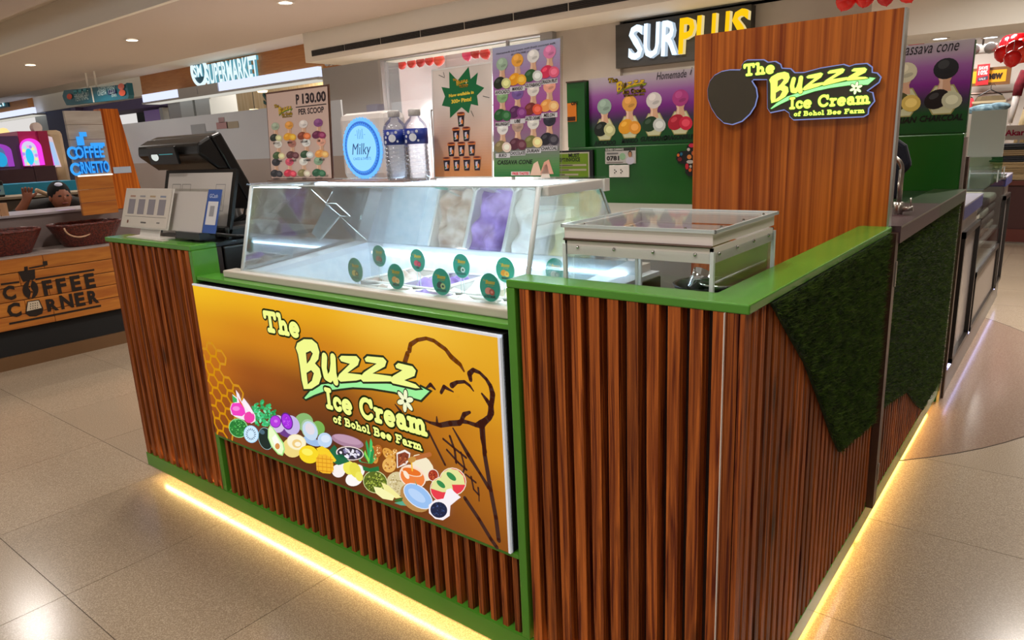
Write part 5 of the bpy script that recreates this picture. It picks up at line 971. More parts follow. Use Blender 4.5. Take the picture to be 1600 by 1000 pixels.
# pans
def pan(x, y, wx, wy, c, c2, lab, seed):
    r = root_at('ice_cream_pan', (x, y, .745), lab, 'ice cream', 'ice cream pans in the freezer'); zt = .915; b = MB()
    b.box(x-wx, x+wx, y-wy, y-wy+.004, .745, zt).box(x-wx, x+wx, y+wy-.004, y+wy, .745, zt).box(x-wx, x-wx+.004, y-wy, y+wy, .745, zt).box(x+wx-.004, x+wx, y-wy, y+wy, .745, zt).box(x-wx, x+wx, y-wy, y+wy, .741, .745); kid(b.build('tub', M['wplastic']), r)
    kid(MB().tube([(x-wx+.02, y-wy, zt), (x+wx-.02, y-wy, zt), (x+wx, y-wy+.02, zt), (x+wx, y+wy-.02, zt), (x+wx-.02, y+wy, zt), (x-wx+.02, y+wy, zt), (x-wx, y+wy-.02, zt), (x-wx, y-wy+.02, zt)], .006, 6, closed=True).build('rim', M['wplastic'], smooth=True), r)
    N = 14; g = np.random.default_rng(seed); ph = g.uniform(0, 6.28, 6); vs_ = []
    for i in range(N+1):
        for j in range(N+1):
            u, v = i/N*2-1, j/N*2-1; hgt_ = .018*(math.sin(5*u+3*v+ph[0])+math.sin(7*v-3*u+ph[1])*.7)+.03*(1-u*u)*(1-v*v); vs_.append((x+u*(wx-.005), y+v*(wy-.005), .885+hgt_))
    mb_ = MB().add(vs_, [(i*(N+1)+j, (i+1)*(N+1)+j, (i+1)*(N+1)+j+1, i*(N+1)+j+1) for i in range(N) for j in range(N)]); kid(mb_.build('ice_cream', noisy('ice_'+c, c, c2, (22, 22, 22), 4, .5, bump=.5), smooth=True), r)
ice = [('9A7A66', 'D8C8BC', 'chocolate streaked'), ('6A4A88', 'A888C8', 'purple'), ('E4DCD4', 'F8F4EE', 'cream white'), ('E8DCA8', 'F4EECC', 'pale yellow'), ('E0C8B0', 'F0E0D0', 'light caramel')]
for k in range(4): c = ice[[0, 1, 2, 3][k]]; pan(-1.24+k*.185, .2, .087, .09, c[0], c[1], 'pan of %s ice cream in the front row of the freezer' % c[2], 10+k)
for k in range(5): c = ice[[0, 1, 2, 3, 4][k]]; pan(-1.36+k*.1815, .44, .0885, .125, c[0], c[1], 'pan of %s ice cream in the rear row of the freezer' % c[2], 20+k)
# flavour tags
tagm = mat('tag_green', '22A68E', .35); tage = mat('tag_edge', 'D8E8E4', .3)
tags = [(-1.228, .121, 'durian', 'E8C860', '6A5A20', 0), (-1.028, .1, 'melon', 'F4B060', 'F8D8A0', 0), (-.852, .1, 'avocado', '404850', 'C8D890', 0), (-.683, .1, 'salted caramel', 'E89080', 'C05040', 0), (-1.373, .342, 'chocolate', 'C07A60', '8A4A3A', 1), (-1.176, .329, 'ube', 'E05A70', 'C03858', 1), (-.971, .31, 'guyabano', '2A7048', 'E8F0E8', 1), (-.805, .312, 'mango', 'F0A030', 'F8C860', 1), (-.665, .36, 'coconut', 'D8E0D8', 'A0B0A8', 1)]
nth = ['leftmost', 'second from left', 'third from left', 'fourth from left', 'rightmost']
cnt = [0, 0]
for (x, y, nm, c1, c2, row) in tags:
    k = cnt[row]; cnt[row] += 1; r = root_at('flavour_tag', (x, y, .9), 'round green flavour tag, %s in the %s row' % ('rightmost' if (row == 0 and k == 3) else nth[k], ['front', 'rear'][row]), 'tag', 'flavour tags in the freezer')
    rx = .0345; kid(MB().prism([(x+rx*.95*math.cos(2*math.pi*i/28), y, 1.0+rx*1.05*math.sin(2*math.pi*i/28)) for i in range(28)], (0, .002, 0)).build('disc', tagm), r); kid(MB().tube([(x+rx*.97*math.cos(2*math.pi*i/28), y+.001, 1.0+rx*1.07*math.sin(2*math.pi*i/28)) for i in range(28)], .0011, 6, closed=True).build('rim', tage), r)
    for s_ in (-1, 1): kid(MB().tube([(x+s_*.006, y+.001, 1.0-rx), (x+s_*.006, y+.001, .885)], .0012, 6).build('leg', tage), r)
    ar = Art((x-rx, y-.0006, 1.0-rx), (1, 0, 0), (0, 0, 1), .0003); ar.text('Buzzz', rx*.62, rx*1.28, rx*.26, 'E8C040', 1, bold=.05, shear=.3, width=rx*.95); ar.text('The', rx*.4, rx*1.45, rx*.14, 'E8C040', 1, width=rx*.25); ar.text('Ice Cream', rx*.8, rx*1.12, rx*.1, 'E8C040', 1, width=rx*.6)
    ar.ell(rx*.85, rx*.75, rx*.32, rx*.26, c1, 1, 20); ar.ell(rx*1.2, rx*.68, rx*.26, rx*.24, c2, 2, -20); ar.ell(rx*1.2, rx*.68, rx*.12, rx*.1, c1, 3); ar.text(nm.upper(), rx, rx*.24, rx*.17, '0A201C', 2, width=min(1.1, .15*len(nm))*rx, align='c', bold=.03); ar.build('print', M['halflit'], r)

# ================================================================ things on the freezer top (z = 1.253)
ZT = 1.254
def cone(ar, u, v, s, sc, fr1, fr2=None, lab=None, L=2, labc='18100C', labbg=None, ax=1):
    """one flavour picture: scoop on a waisted cone, fruit below, name"""
    sv = ar.map; ar.map = lambda p: (u+(p[0]-u)*ax, p[1])
    ar.poly([(u-.17*s, v+.5*s), (u+.17*s, v+.5*s), (u+.1*s, v+.3*s), (u+.14*s, v+.1*s), (u-.14*s, v+.1*s), (u-.1*s, v+.3*s)], 'D8A888', L); ar.poly([(u-.17*s, v+.5*s), (u-.04*s, v+.5*s), (u-.03*s, v+.12*s), (u-.12*s, v+.1*s), (u-.08*s, v+.3*s)], 'EAC6AC', L+.3)
    ar.ell(u, v+.57*s, .24*s, .22*s, sc, L+.6); c = lin(sc); lt = tuple(min(1, q*1.2+.03) for q in c); ar.ell(u-.05*s, v+.66*s, .11*s, .09*s, lt, L+.9, 20); dk = tuple(q*.7 for q in c); ar.ell(u+.06*s, v+.51*s, .11*s, .045*s, dk, L+.8, 15)
    ar.ell(u-.12*s, v-.06*s, .25*s, .2*s, fr1, L+1.2, 25); ar.ell(u+.17*s, v-.1*s, .2*s, .18*s, fr2 or fr1, L+1.5, -25); c = lin(fr2 or fr1); ar.ell(u+.17*s, v-.09*s, .12*s, .1*s, tuple(min(1, q*1.3+.06) for q in c), L+1.8); c = lin(fr1); ar.ell(u-.18*s, v+.01*s, .1*s, .06*s, tuple(min(1, q*1.4+.04) for q in c), L+1.4, 25)
    ar.map = sv
    if lab:
        if labbg: ar.rect(u-.34*s, v-.47*s, u+.34*s, v-.31*s, labbg, L+1)
        ar.text(lab, u, v-.44*s, .11*s, labc, L+2, bold=.03, shear=.2, width=min(.095*len(lab)*s, .66*s), align='c')
def sign_holder(name, x0, x1, y, z0, z1, lab, cat, lean=.02, base=.06, board=None):
    r = root_at(name, ((x0+x1)/2, y, ZT), lab, cat)
    kid(MB().plate((x0-.004, y+.002, z0), (x1+.004, y+.002, z0), (x1+.004, y+.002+lean, z1+.004), (x0-.004, y+.002+lean, z1+.004), -.003).build('backing', board or M['acrylic']), r)
    kid(box('foot', M['acrylic'] if board is None else board, x0, x1, y-base*.3, y+base*.7, ZT, ZT+.004), r)
    return r, Art((x0, y, z0), (1, 0, 0), (0, lean, z1-z0), .0004)
# price board
PX0, PX1, PYY = -1.80, -1.46, .25; PW, PH = PX1-PX0, .288
r, ar = sign_holder('price_board', PX0, PX1, PYY, 1.262, 1.55, 'pinkish price board with cone pictures, P 130.00 per scoop', 'sign', board=mat('board_brown', '6A4A3A', .4))
ar.rect(0, 0, PW, PH, 'D0B4A8', 1); ar.stroke([(0, 0), (PW, 0), (PW, PH), (0, PH)], .0025, '5A3428', 2, closed=True)
ar.text('P', PW*.5, PH*.845, PH*.1, '2A1A20', 2, bold=.04, width=PW*.055); ar.text('130.00', PW*.6, PH*.845, PH*.1, '2A1A20', 2, bold=.04, width=PW*.37); ar.rect(PW*.49, PH*.805, PW*.97, PH*.815, '2A1A20', 2); ar.text('PER SCOOP', PW*.53, PH*.725, PH*.06, '2A1A20', 2, bold=.03, width=PW*.4)
logo(ar, PW*.14, PH*.7, PW*.3, 'D8B020', '6A9A28', '3A2A10', 'D0B4A8', L=3, ob=.6, white='F0E4A0')
pc = [('AVOCADO', 'A8B8A0', '1E2A1C', 'D8D8A0'), ('MANGO', 'E8A040', 'F0A818', 'F8B828'), ('SALTED CARAMEL', 'E8E0DC', '8A3C20', 'E87838'), ('UBE', '8A4A88', '6A1848', '902458'), ('DURIAN', 'E8E4DC', '3C5A28', 'F0DCA8'), ('CHOCOLATE', 'B87868', '5A2C30', '6A3038'), ('GUYABANO', 'E8E8E4', '2C5030', 'D8DCD8'), ('MELON', 'E8A890', 'F0A048', 'F4B868'), ('CHARCOAL', '28242E', '18161E', '2A2630'), ('DRAGONFRUIT', 'D8506A', 'D82848', 'E04058'), ('BUKO', 'ECE8E0', '8A8050', 'E8D8C0'), ('MALUNGGAY', '88A888', '1E5A38', '2C7048')]
for i, (nm, sc, f1, f2) in enumerate(pc): row, cl_ = divmod(i, 4); cone(ar, PW*(.13+.235*cl_+(.03 if row == 1 else 0)-(.03 if row == 2 else 0)), PH*(.5-.21*row), PH*.205, sc, f1, f2, nm, L=3, ax=1.7)
ar.text('Homemade ice cream with fresh coconut milk in GLUTEN FREE', PW*.03, PH*.02, PH*.022, '3A2A24', 2, shear=.25, width=PW*.92)
ar.build('printed_sheet', M['paper'], r)
# round lit sign box
mx0, mx1, my_ = -1.455, -1.235, .29
mk = root_at('milky_sign_box', (-1.33, .33, ZT), 'white rounded box with a glowing blue round Milky sign', 'sign box')
kid(box('case', mat('case_grey', 'E2DAD6', .45), mx0, mx1, my_, my_+.1, ZT, 1.462, bevel=.022), mk); kid(box('top_catch', mat('catch_grey', '8A8898', .4), mx0+.1, mx0+.15, my_+.04, my_+.07, 1.46, 1.485), mk)
cc = at(567, 232, 1, my_); ar = Art((cc[0], my_-.001, cc[2]), (1, 0, 0), (0, 0, 1), .0012); rr_ = .083
kid(MB().lathe([(.001, 0), (rr_*1.03, 0), (rr_*1.03, .012), (.001, .012)], (cc[0], my_-.001+.0, cc[2]), 40, rot=Matrix.Rotation(R(-90), 3, 'X')).build('glow_disc', emis('milky_halo', '58A8FF', 1.4)), mk)
for k in range(40): ar.ell(rr_*1.06*math.cos(k*math.pi/20), rr_*1.06*math.sin(k*math.pi/20), .008, .008, '68B8FF', 1.0+.01*(k % 2), n=10)
ar.ell(0, 0, rr_, rr_, '2868C8', 2, n=40); ar.ell(0, 0, rr_*.94, rr_*.94, '3C88E0', 3, n=40); ar.ell(0, 0, rr_*.84, rr_*.84, '8CD0FF', 4, n=40)
for k in range(48): ar.ell(rr_*.93*math.cos(k*math.pi/24), rr_*.93*math.sin(k*math.pi/24), .0022, .0022, '1C50A8', 3.6, n=6)
for k in range(4): ar.stroke([(-.012+.008*k, .03), (-.012+.008*k, .055+.004*(k % 2))], .002, '3070B0', 5)
ar.stroke([(-.024, .042), (-.019, .042)], .0015, '3070B0', 5); ar.stroke([(.019, .042), (.024, .042)], .0015, '3070B0', 5); ar.text('Milky', 0, -.018, .034, '103868', 5, shear=.3, width=.092, align='c'); ar.text('CAKES & SWEETS', 0, -.035, .008, '2868A8', 5, width=.085, align='c')
ar.build('sign_face', print_mat('lit_print_milky', .35, 1.15), mk)
# papers lying under the sign
tag(MB().hexa([(-1.42, .2, ZT), (-1.05, .18, ZT), (-1.06, .32, ZT), (-1.42, .28, ZT)], [(-1.42, .2, ZT+.004), (-1.05, .18, ZT+.004), (-1.06, .32, ZT+.004), (-1.42, .28, ZT+.004)]).build('paper_sheet', mat('paper_brown', '9A7A6C', .4)), 'brownish flat folder lying on the freezer top', 'folder')
# bottles
bpl = thin_glass('bottle_plastic', 'FAFCFF', 1.0, .985, .03, .09); blm = mat('label_blue', '18308C', .35); cap_ = mat('bottle_cap', 'C8C4C4', .4)
for i, (bx, lab) in enumerate(((-1.107, 'left water bottle with a blue label on the freezer top'), (-1.036, 'right water bottle with a blue label next to the poster stand'))):
    by = .215+.012*i; r = root_at('water_bottle', (bx, by, ZT), lab, 'bottle', 'water bottles on the freezer'); pr = [(.02, 0), (.03, .003), (.033, .012)]
    for k in range(7): z = .02+k*.0115; pr += [(.0335, z), (.0335, z+.005), (.0305, z+.0075), (.0305, z+.0085)]
    pr += [(.0335, .103), (.0335, .148), (.031, .158), (.024, .168), (.0145, .176), (.0135, .184)]
    kid(MB().lathe(pr, (bx, by, ZT+.0), 28).build('bottle', bpl, smooth=True), r); lbl = kid(MB().lathe([(.0341, .104), (.0341, .146)], (bx, by, ZT), 28).build('label', blm, smooth=True), r)
    cp_ = kid(MB().lathe([(.0165, .18), (.0165, .196), (.014, .1985), (.001, .1985)], (bx, by, ZT), 20).build('cap', cap_, smooth=True), r)
    ring = MB()
    for k in range(24): a = 2*math.pi*k/24; ring.box(bx+.0164*math.cos(a)-.0006, bx+.0164*math.cos(a)+.0006, by+.0164*math.sin(a)-.0006, by+.0164*math.sin(a)+.0006, ZT+.181, ZT+.196)
    sub(ring.build('cap_ribs', cap_), cp_); kid(MB().lathe([(.001, .006), (.031, .008), (.0295, .1), (.03, .13), (.001, .132)], (bx, by, ZT), 24).build('water', thin_glass('water', 'F4F8FC', .8, .97, .02, .08), smooth=True), r)
    lb_ = MB()
    for (a, z, s_) in ((-60, .122, .011), (-80, .136, .005), (-40, .138, .004), (-95, .125, .004), (-100, .112, .005), (-35, .113, .003)):
        for t in range(12):
            a1, a2 = 2*math.pi*t/12, 2*math.pi*(t+1)/12; rr2 = .0345; f = lambda an, q: (bx+rr2*math.cos(R(a)+q*math.cos(an)/rr2), by+rr2*math.sin(R(a)+q*math.cos(an)/rr2), ZT+z+q*math.sin(an)); lb_.add([f(0, 0), f(a1, s_), f(a2, s_)], [(0, 1, 2)])
    for z in (.142, .137, .132): lb_.tube([(bx+.0345*math.cos(R(-130+t*4)), by+.0345*math.sin(R(-130+t*4)), ZT+z) for t in range(6)], .0011, 4)
    sub(lb_.build('label_print', mat('label_white', 'D8DCE8', .4)), lbl)
# pints poster
x0, x1, yy = -1.045, -.823, .3; w_, h_p = x1-x0, .3
r, ar = sign_holder('pint_poster_stand', x0, x1, yy, 1.26, 1.56, 'clear stand with a peach poster of stacked ice cream pints and a green burst', 'poster stand')
NX2 = 10
for i in range(30):
    for j in range(40):
        t = min(1, max(0, (j/39-.05)/.65)); n_ = math.sin(i*.31+1.2*math.sin(j*.21))*math.cos(j*.17+i*.12)*.5+.5; a_, b_ = np.array(lin('D88C54')), np.array(lin('E4D6CE')); c = a_*(1-t)+b_*t; c = c*(.86+.18*n_); ar.rect(w_*i/30, h_p*j/40, w_*(i+1)/30, h_p*(j+1)/40, tuple(c), 1)
bst = []
for k, (bu, bv) in enumerate(((.16, .84), (.3, .82), (.3, .97), (.44, .88), (.63, .99), (.66, .88), (.78, .93), (.75, .83), (.88, .79), (.76, .73), (.78, .64), (.66, .66), (.62, .58), (.5, .64), (.3, .55), (.3, .65), (.16, .67), (.22, .75))): bst.append((w_*bu, h_p*bv))
ar.poly(bst, '0E6A3A', 2); logo(ar, w_*.37, h_p*.81, w_*.26, 'E8B030', '88B030', '3A2A10', '0E6A3A', L=3, ob=.4); ar.text('Now available in', w_*.5, h_p*.745, h_p*.026, 'F0D040', 3, bold=.04, width=w_*.42, align='c', rot=2); ar.text('300g Pints!', w_*.5, h_p*.685, h_p*.032, 'F0D040', 3, bold=.04, width=w_*.34, align='c', rot=2)
def pint(u, v, s):
    ar.poly([(u-.4*s, v+s), (u+.4*s, v+s), (u+.3*s, v), (u-.3*s, v)], '2A1A28', 4); ar.poly([(u-.18*s, v+.75*s), (u+.08*s, v+.8*s), (u+.1*s, v+.2*s), (u-.2*s, v+.15*s)], 'C8C0D0', 4.4); ar.ell(u+.14*s, v+.4*s, .12*s, .2*s, 'E88030', 4.6); ar.ell(u-.16*s, v+.3*s, .1*s, .1*s, '3A6A40', 4.7); ar.rect(u-.46*s, v+.95*s, u+.46*s, v+1.15*s, 'D87838', 4.8); ar.ell(u, v+1.15*s, .46*s, .1*s, 'A85030', 5); ar.ell(u, v+1.15*s, .34*s, .06*s, '5A2C28', 5.2)
for row in range(4):
    for k in range(row+1): pint(w_*(.49+(k-row/2)*.175), h_p*(.44-.135*row)*1.0+.008, h_p*.105)
for (a1, b1, a2, b2_) in ((.12, .95, .22, .92), (.2, .97, .22, .93), (.86, .72, .96, .7), (.66, .6, .7, .55)): ar.stroke([(w_*a1, h_p*b1), (w_*a2, h_p*b2_)], .0016, '3A3A38', 3)
ar.stroke([(0, 0), (w_, 0), (w_, h_p), (0, h_p)], .004, 'E8E4E0', 3, closed=True); ar.build('printed_sheet', M['paper'], r)
# menu stand
x0, x1, yy = -.818, -.6, .3; w_, h_p = x1-x0, .335
r, ar = sign_holder('menu_stand', x0, x1, yy, 1.26, 1.595, 'clear stand with a purple and green cassava cone menu', 'poster stand')
stops = [(0, '2E7A3C'), (.1, '5A8A4C'), (.25, '8A7A88'), (.5, 'A84A98'), (.7, 'A868A8'), (1, 'A4A8C4')]
for j in range(48):
    t = j/47
    for (t0, c0), (t1, c1) in zip(stops, stops[1:]):
        if t0 <= t <= t1: k = (t-t0)/(t1-t0); c = tuple(np.array(lin(c0))*(1-k)+np.array(lin(c1))*k); break
    ar.rect(0, h_p*j/48, w_, h_p*(j+1)/48, c, 1)
mc = [('AVOCADO', 'A0B8A0', '202A1C', 'D8D890'), ('MANGO', 'F0A840', 'F0A018', 'F4B030'), ('GUYABANO', 'E8E4E0', '2C5A30', 'D8DCD8'), ('DRAGON FRUIT', 'E080B0', 'D83058', 'E86080'), ('MALUNGGAY', '8AB07C', '1E5A28', '2C7038'), ('UBE', '7A5AA0', '5A2058', '8A3888'), ('SALTED CARAMEL', 'E8E0D8', '7A2C28', 'E85838'), ('MELON', 'F0A890', 'F0A050', 'F4B878'), ('BUKO', 'ECE8E4', '8A7A50', 'F0D8C8'), ('CHOCOLATE', 'B89888', '5A2838', '6A3040'), ('DURIAN', 'E8E4DC', '7A7A40', 'F4D898'), ('CHARCOAL', '2C2A38', '201E28', '3A3440')]
for i, (nm, sc, f1, f2) in enumerate(mc): row, cl_ = divmod(i, 4); cone(ar, w_*(.15+.235*cl_), h_p*(.745-.245*row)+.012*cl_*.4, h_p*.22, sc, f1, f2, nm, L=3, labbg='D8D4D8', ax=1.1)
ar.text('Homemade ice cream with fresh coconut milk,', w_*.5, h_p*.955, h_p*.014, '18181C', 3, shear=.25, width=w_*.88, align='c', rot=2); ar.text('GLUTEN FREE cassava cone', w_*.5, h_p*.93, h_p*.013, '18181C', 3, shear=.25, width=w_*.42, align='c', rot=2)
ar.text('CASSAVA CONE', w_*.06, h_p*.1, h_p*.032, '101812', 3, bold=.02, shear=.2, width=w_*.55); ar.text('FREE TASTE!', w_*.3, h_p*.018, h_p*.017, 'E83040', 5, bold=.04, width=w_*.25); ar.rect(w_*.28, h_p*.012, w_*.57, h_p*.042, 'E8D8D8', 4)
for (a_, b_, s_, c) in ((.66, .05, .09, 'F0C8B0'), (.82, .06, .1, 'E8A890'), (.8, .03, .07, 'F4E4D8')): ar.poly([(w_*(a_-s_), h_p*(b_-.04)), (w_*(a_+s_), h_p*(b_-.04)), (w_*(a_+s_*.3), h_p*(b_+.07)), (w_*(a_-s_*.4), h_p*(b_+.05))], c, 4)
ar.build('printed_sheet', M['paper'], r)

# ================================================================ till corner
def page(name, x0, x1, y0, y1, z0, z1, back, lab, cat, th=.004):
    r = root_at(name, ((x0+x1)/2, y0, z0), lab, cat); kid(MB().plate((x0, y0, z0), (x1, y0, z0), (x1, y1, z1), (x0, y1, z1), -th).build('plate', back), r)
    return r, Art((x0, y0-.001, z0), (1, 0, 0), (0, y1-y0, z1-z0), .0004)
ZC = 1.05
# payment page in a black frame
r, ar = page('framed_payment_page', -2.53, -2.0, .17, .24, 1.052, 1.3, M['black'], 'large white payment page in a black frame leaning below the till', 'frame', .012)
w_, h_p = .53, .257; ar.rect(.03, .0, w_-.02, h_p-.012, 'CFC8C2', 1)
for k, (c, dx) in enumerate((('5A5A5A', .05), ('5A5A5A', .13), ('B85040', .215), ('C07860', .3), ('7A7A82', .385))): u = dx+.02; v0, v1 = (.1, .2) if k in (0, 1, 4) else (.07, .17); ar.stroke([(u, v0), (u+.065, v0), (u+.065, v1), (u, v1)], .002, c, 2, closed=True); ar.rect(u+.012, v0+.02, u+.053, v0+.06, 'B4AEA8', 2)
ar.build('printed_sheet', M['paper'], r)
kid(box('foot', M['black'], -2.45, -2.05, .1, .22, 1.046, 1.056), r)
# clear stand with blue side band
r, ar = page('clear_payment_stand', -2.255, -1.912, .075, .125, 1.085, 1.236, M['acrylic'], 'clear stand with a white page and blue payment band', 'stand'); w_, h_p = .343, .159
ar.rect(.0, .0, w_-.095, h_p-.01, 'C8C2BE', 1); ar.rect(w_-.092, .0, w_, h_p-.002, '3A5CA8', 1); ar.rect(w_-.08, .03, w_-.012, h_p-.045, 'D8D8DC', 2); ar.rect(w_-.062, .06, w_-.032, .098, '9A9AA0', 3); ar.text('GCash', w_-.078, h_p-.032, .014, 'D8E4F8', 2, width=.055)
ar.build('printed_sheet', M['paper'], r); kid(box('foot', M['acrylic'], -2.25, -1.915, .06, .15, 1.05, 1.054), r); kid(MB().tube([(-2.08, .07, 1.056), (-2.06, .09, 1.075), (-2.0, .1, 1.08), (-1.95, .14, 1.07), (-1.93, .2, 1.06)], .005, 6).build('cable', M['black'], smooth=True), r); kid(box('holder', M['black'], -2.17, -2.0, .06, .12, 1.06, 1.085), r)
# white payment sheet with blank code squares
r, ar = page('payment_sheet', -2.6, -2.212, .05, .1, 1.088, 1.238, M['wplastic'], 'white payment sheet with four grey squares at the front of the till counter', 'sheet', .005); w_, h_p = .388, .158
ar.rect(.004, .004, w_-.004, h_p-.004, 'D4CCC2', 1)
for k in range(4): ar.rect(.045+k*.083, .055, .045+k*.083+.055, .115, '8E8A92', 2); ar.rect(.05+k*.083, .123, .095+k*.083, .13, ['B08A7A', '9A9AA0', 'B8A080', '8A94A8'][k], 2)
ar.rect(.03, .045, w_-.02, .0462, '4A4644', 2); ar.ell(.06, .024, .007, .007, '7A4A3A', 2); ar.rect(.17, .02, .215, .026, '6A6664', 2); ar.rect(.3, .022, .325, .028, '8A8684', 2)
ar.build('printed_sheet', M['paper'], r); kid(box('foot', M['wplastic'], -2.5, -2.24, .03, .09, 1.05, 1.056), r); kid(MB().plate((-2.46, .06, 1.055), (-2.3, .06, 1.055), (-2.3, .075, 1.1), (-2.46, .075, 1.1), .003).build('strut', M['wplastic']), r)
tag(MB().hexa([(-2.52, .03, ZC), (-2.2, .02, ZC), (-2.2, .045, ZC), (-2.52, .05, ZC)], [(-2.52, .03, ZC+.003), (-2.2, .02, ZC+.003), (-2.2, .045, ZC+.003), (-2.52, .05, ZC+.003)]).build('receipt_papers', mat('receipt', 'B8B0A4', .6)), 'thin loose papers under the payment sheet', 'papers')
# till (point of sale) seen from behind
ps = root_at('till', (-2.42, .38, ZC), 'black point of sale terminal with a small customer display', 'till')
xA, xB = -2.69, -2.185
kid(MB().hexa([(xA, .40, 1.13), (xB, .40, 1.13), (xB, .445, 1.15), (xA, .445, 1.15)], [(xA, .262, 1.425), (xB, .262, 1.425), (xB, .305, 1.44), (xA, .305, 1.44)]).build('monitor', M['black'], bevel=.008), ps)
kid(MB().prism([(xA+.0, .262, 1.428), (xA, .21, 1.4), (xA, .205, 1.36), (xA, .28, 1.3), (xA, .33, 1.3)], (xB-xA-.005, 0, 0)).build('rear_hood', M['black'], bevel=.01), ps)
cdp = kid(MB().plate((-2.55, .202, 1.325), (-2.32, .202, 1.325), (-2.32, .19, 1.395), (-2.55, .19, 1.395), .012).build('customer_display', M['black'], bevel=.003), ps)
ar = Art((-2.535, .1885, 1.338), (1, 0, 0), (0, -.008, .05), .0006); ar.rect(0, 0, .2, .05, '16282C', 1); ar.rect(.08, .025, .19, .042, '3A8C94', 2); ar.ell(.04, .018, .03, .016, 'D8E4E4', 2); sub(ar.build('display_screen', print_mat('lcd', .2, .6)), cdp)
kid(MB().tube([(-2.44, .42, 1.2), (-2.44, .45, 1.1), (-2.44, .42, 1.05)], [.05, .045, .09], 14).build('stand', M['black'], smooth=True), ps)
for k in range(3): kid(MB().tube([(-2.25+.03*k, .41, 1.15), (-2.24+.03*k, .39, 1.11), (-2.27+.03*k, .33, 1.07), (-2.3+.03*k, .28, 1.056)], .006, 6).build('cable', M['black'], smooth=True), ps)
# card reader, printer
pr_ = root_at('receipt_printer', (-2.05, .3, ZC), 'black receipt printer beside the freezer', 'printer'); kid(box('body', M['black'], -2.16, -2.0, .16, .4, ZC-.004, 1.095, bevel=.012), pr_); kid(box('badge', mat('badge', '6A6A6A', .4), -2.06, -2.035, .1585, .1605, 1.06, 1.066), pr_)
tag(box('cash_drawer', M['black'], -2.4, -1.975, .13, .215, .02, 1.028, bevel=.006), 'black metal cabinet under the till work top', 'cabinet')
# blue bag behind
bb = root_at('blue_bag', (-2.04, .3, .86), 'blue fabric bag with a white button behind the freezer glass', 'bag'); kid(MB().hexa([(-2.12, .24, .86), (-1.94, .24, .86), (-1.94, .38, .86), (-2.12, .38, .86)], [(-2.12, .235, 1.025), (-1.9, .235, 1.025), (-1.9, .4, 1.025), (-2.12, .4, 1.025)]).build('body', noisy('denim', '0E4A6A', '1A5A7C', (60, 60, 60), 3, .9), bevel=.03, seg=3), bb); kid(MB().ball((-1.915, .3, .98), .008).build('button', M['wplastic']), bb)
tag(box('bag_stool', M['black'], -2.1, -1.95, .24, .38, 0, .859), 'black stool under the blue bag', 'stool')

# ================================================================ white acrylic box on the corner counter
ab = root_at('acrylic_box', (-.28, .28, .9), 'white framed clear acrylic box with a hinged lid on the corner counter', 'box')
x0, x1, y0, y1 = -.452, -.102, .1, .452; wp = mat('box_white', 'E8DED8', .35); z0b, z1b = 1.1, 1.131
for (a, b, c, d) in ((x0, x1, y0, y0+.006), (x0, x1, y1-.006, y1), (x0, x0+.006, y0, y1), (x1-.006, x1, y0, y1)): kid(box('band', wp, a, b, c, d, z0b, z1b), ab)
for (a, b, c, d) in ((x0, x1, y0-.003, y0), (x0, x1, y1, y1+.003), (x0-.003, x0, y0, y1), (x1, x1+.003, y0, y1)): kid(box('clear_wall', M['acrylic'], a, b, c, d, .9, z0b+.02), ab)
for (a, c) in ((x0, y0), (x1, y0), (x0, y1), (x1, y1)): kid(MB().box(a-.004, a+.004, c-.004, c+.004, .9, z0b+.024).build('corner_edge', ed), ab)
kid(box('divider_edge', ed, -.275, -.269, y0+.003, y0+.006, .9, z0b), ab)
kid(box('base', wp, x0, x1, y0, y1, .895, .9), ab); kid(box('tray_shelf', mat('olive_board', '6A5A20', .4), x0+.2, x1-.01, y1-.012, y1-.007, .9, 1.095), ab)
kid(MB().tube([(x0, y0-.004, z1b+.003), (x1, y0-.004, z1b+.003)], .003, 8).build('piano_hinge', M['bronze']), ab)
lid = MB(); zl0, zl1 = z1b+.005, 1.162; lid.box(x0, x1, y0, y0+.008, zl0, zl1).box(x0, x1, y1-.008, y1, zl0, zl1).box(x0, x0+.008, y0+.008, y1-.008, zl0, zl1).box(x1-.008, x1, y0+.008, y1-.008, zl0, zl1); ld_ = kid(lid.build('lid', wp), ab)
sub(box('lid_top', M['acrylic'], x0-.006, x1+.008, y0-.006, y1+.008, zl1, zl1+.005), ld_)
bd = MB(); bd.box(x0-.006, x1+.008, y0-.006, y0-.003, zl1-.001, zl1+.006).box(x1+.005, x1+.008, y0-.006, y1+.008, zl1-.001, zl1+.006).box(x0-.006, x0-.003, y0-.006, y1+.008, zl1-.001, zl1+.006).box(x0-.006, x1+.008, y1+.005, y1+.008, zl1-.001, zl1+.006); sub(bd.build('lid_edge', ed), ld_)
for k in range(4): kid(MB().ball((x0+.035+k*.093, y0-.001, 1.117), .0042, n=10, m=6).build('screw', M['chrome'], smooth=True), ab); kid(MB().ball((x1+.001, y0+.03+k*.095, 1.117), .0042, n=10, m=6).build('screw', M['chrome'], smooth=True), ab)
for k in range(3): sub(MB().ball((x0+.12*k+.05, y0+.004, zl1+.006), .003, n=8, m=6).build('screw', M['chrome']), ld_); sub(MB().ball((x1-.004, y0+.05+.12*k, zl1+.006), .003, n=8, m=6).build('screw', M['chrome']), ld_)
bo = root_at('black_bowl', (-.2, .3, .9), 'black round bowl inside the acrylic box', 'bowl'); kid(MB().lathe([(.04, .901), (.062, .93), (.075, 1.012), (.08, 1.018), (.072, 1.016), (.058, .935), (.001, .925)], (-.195, .3, 0), 28).build('bowl', M['black'], smooth=True), bo)
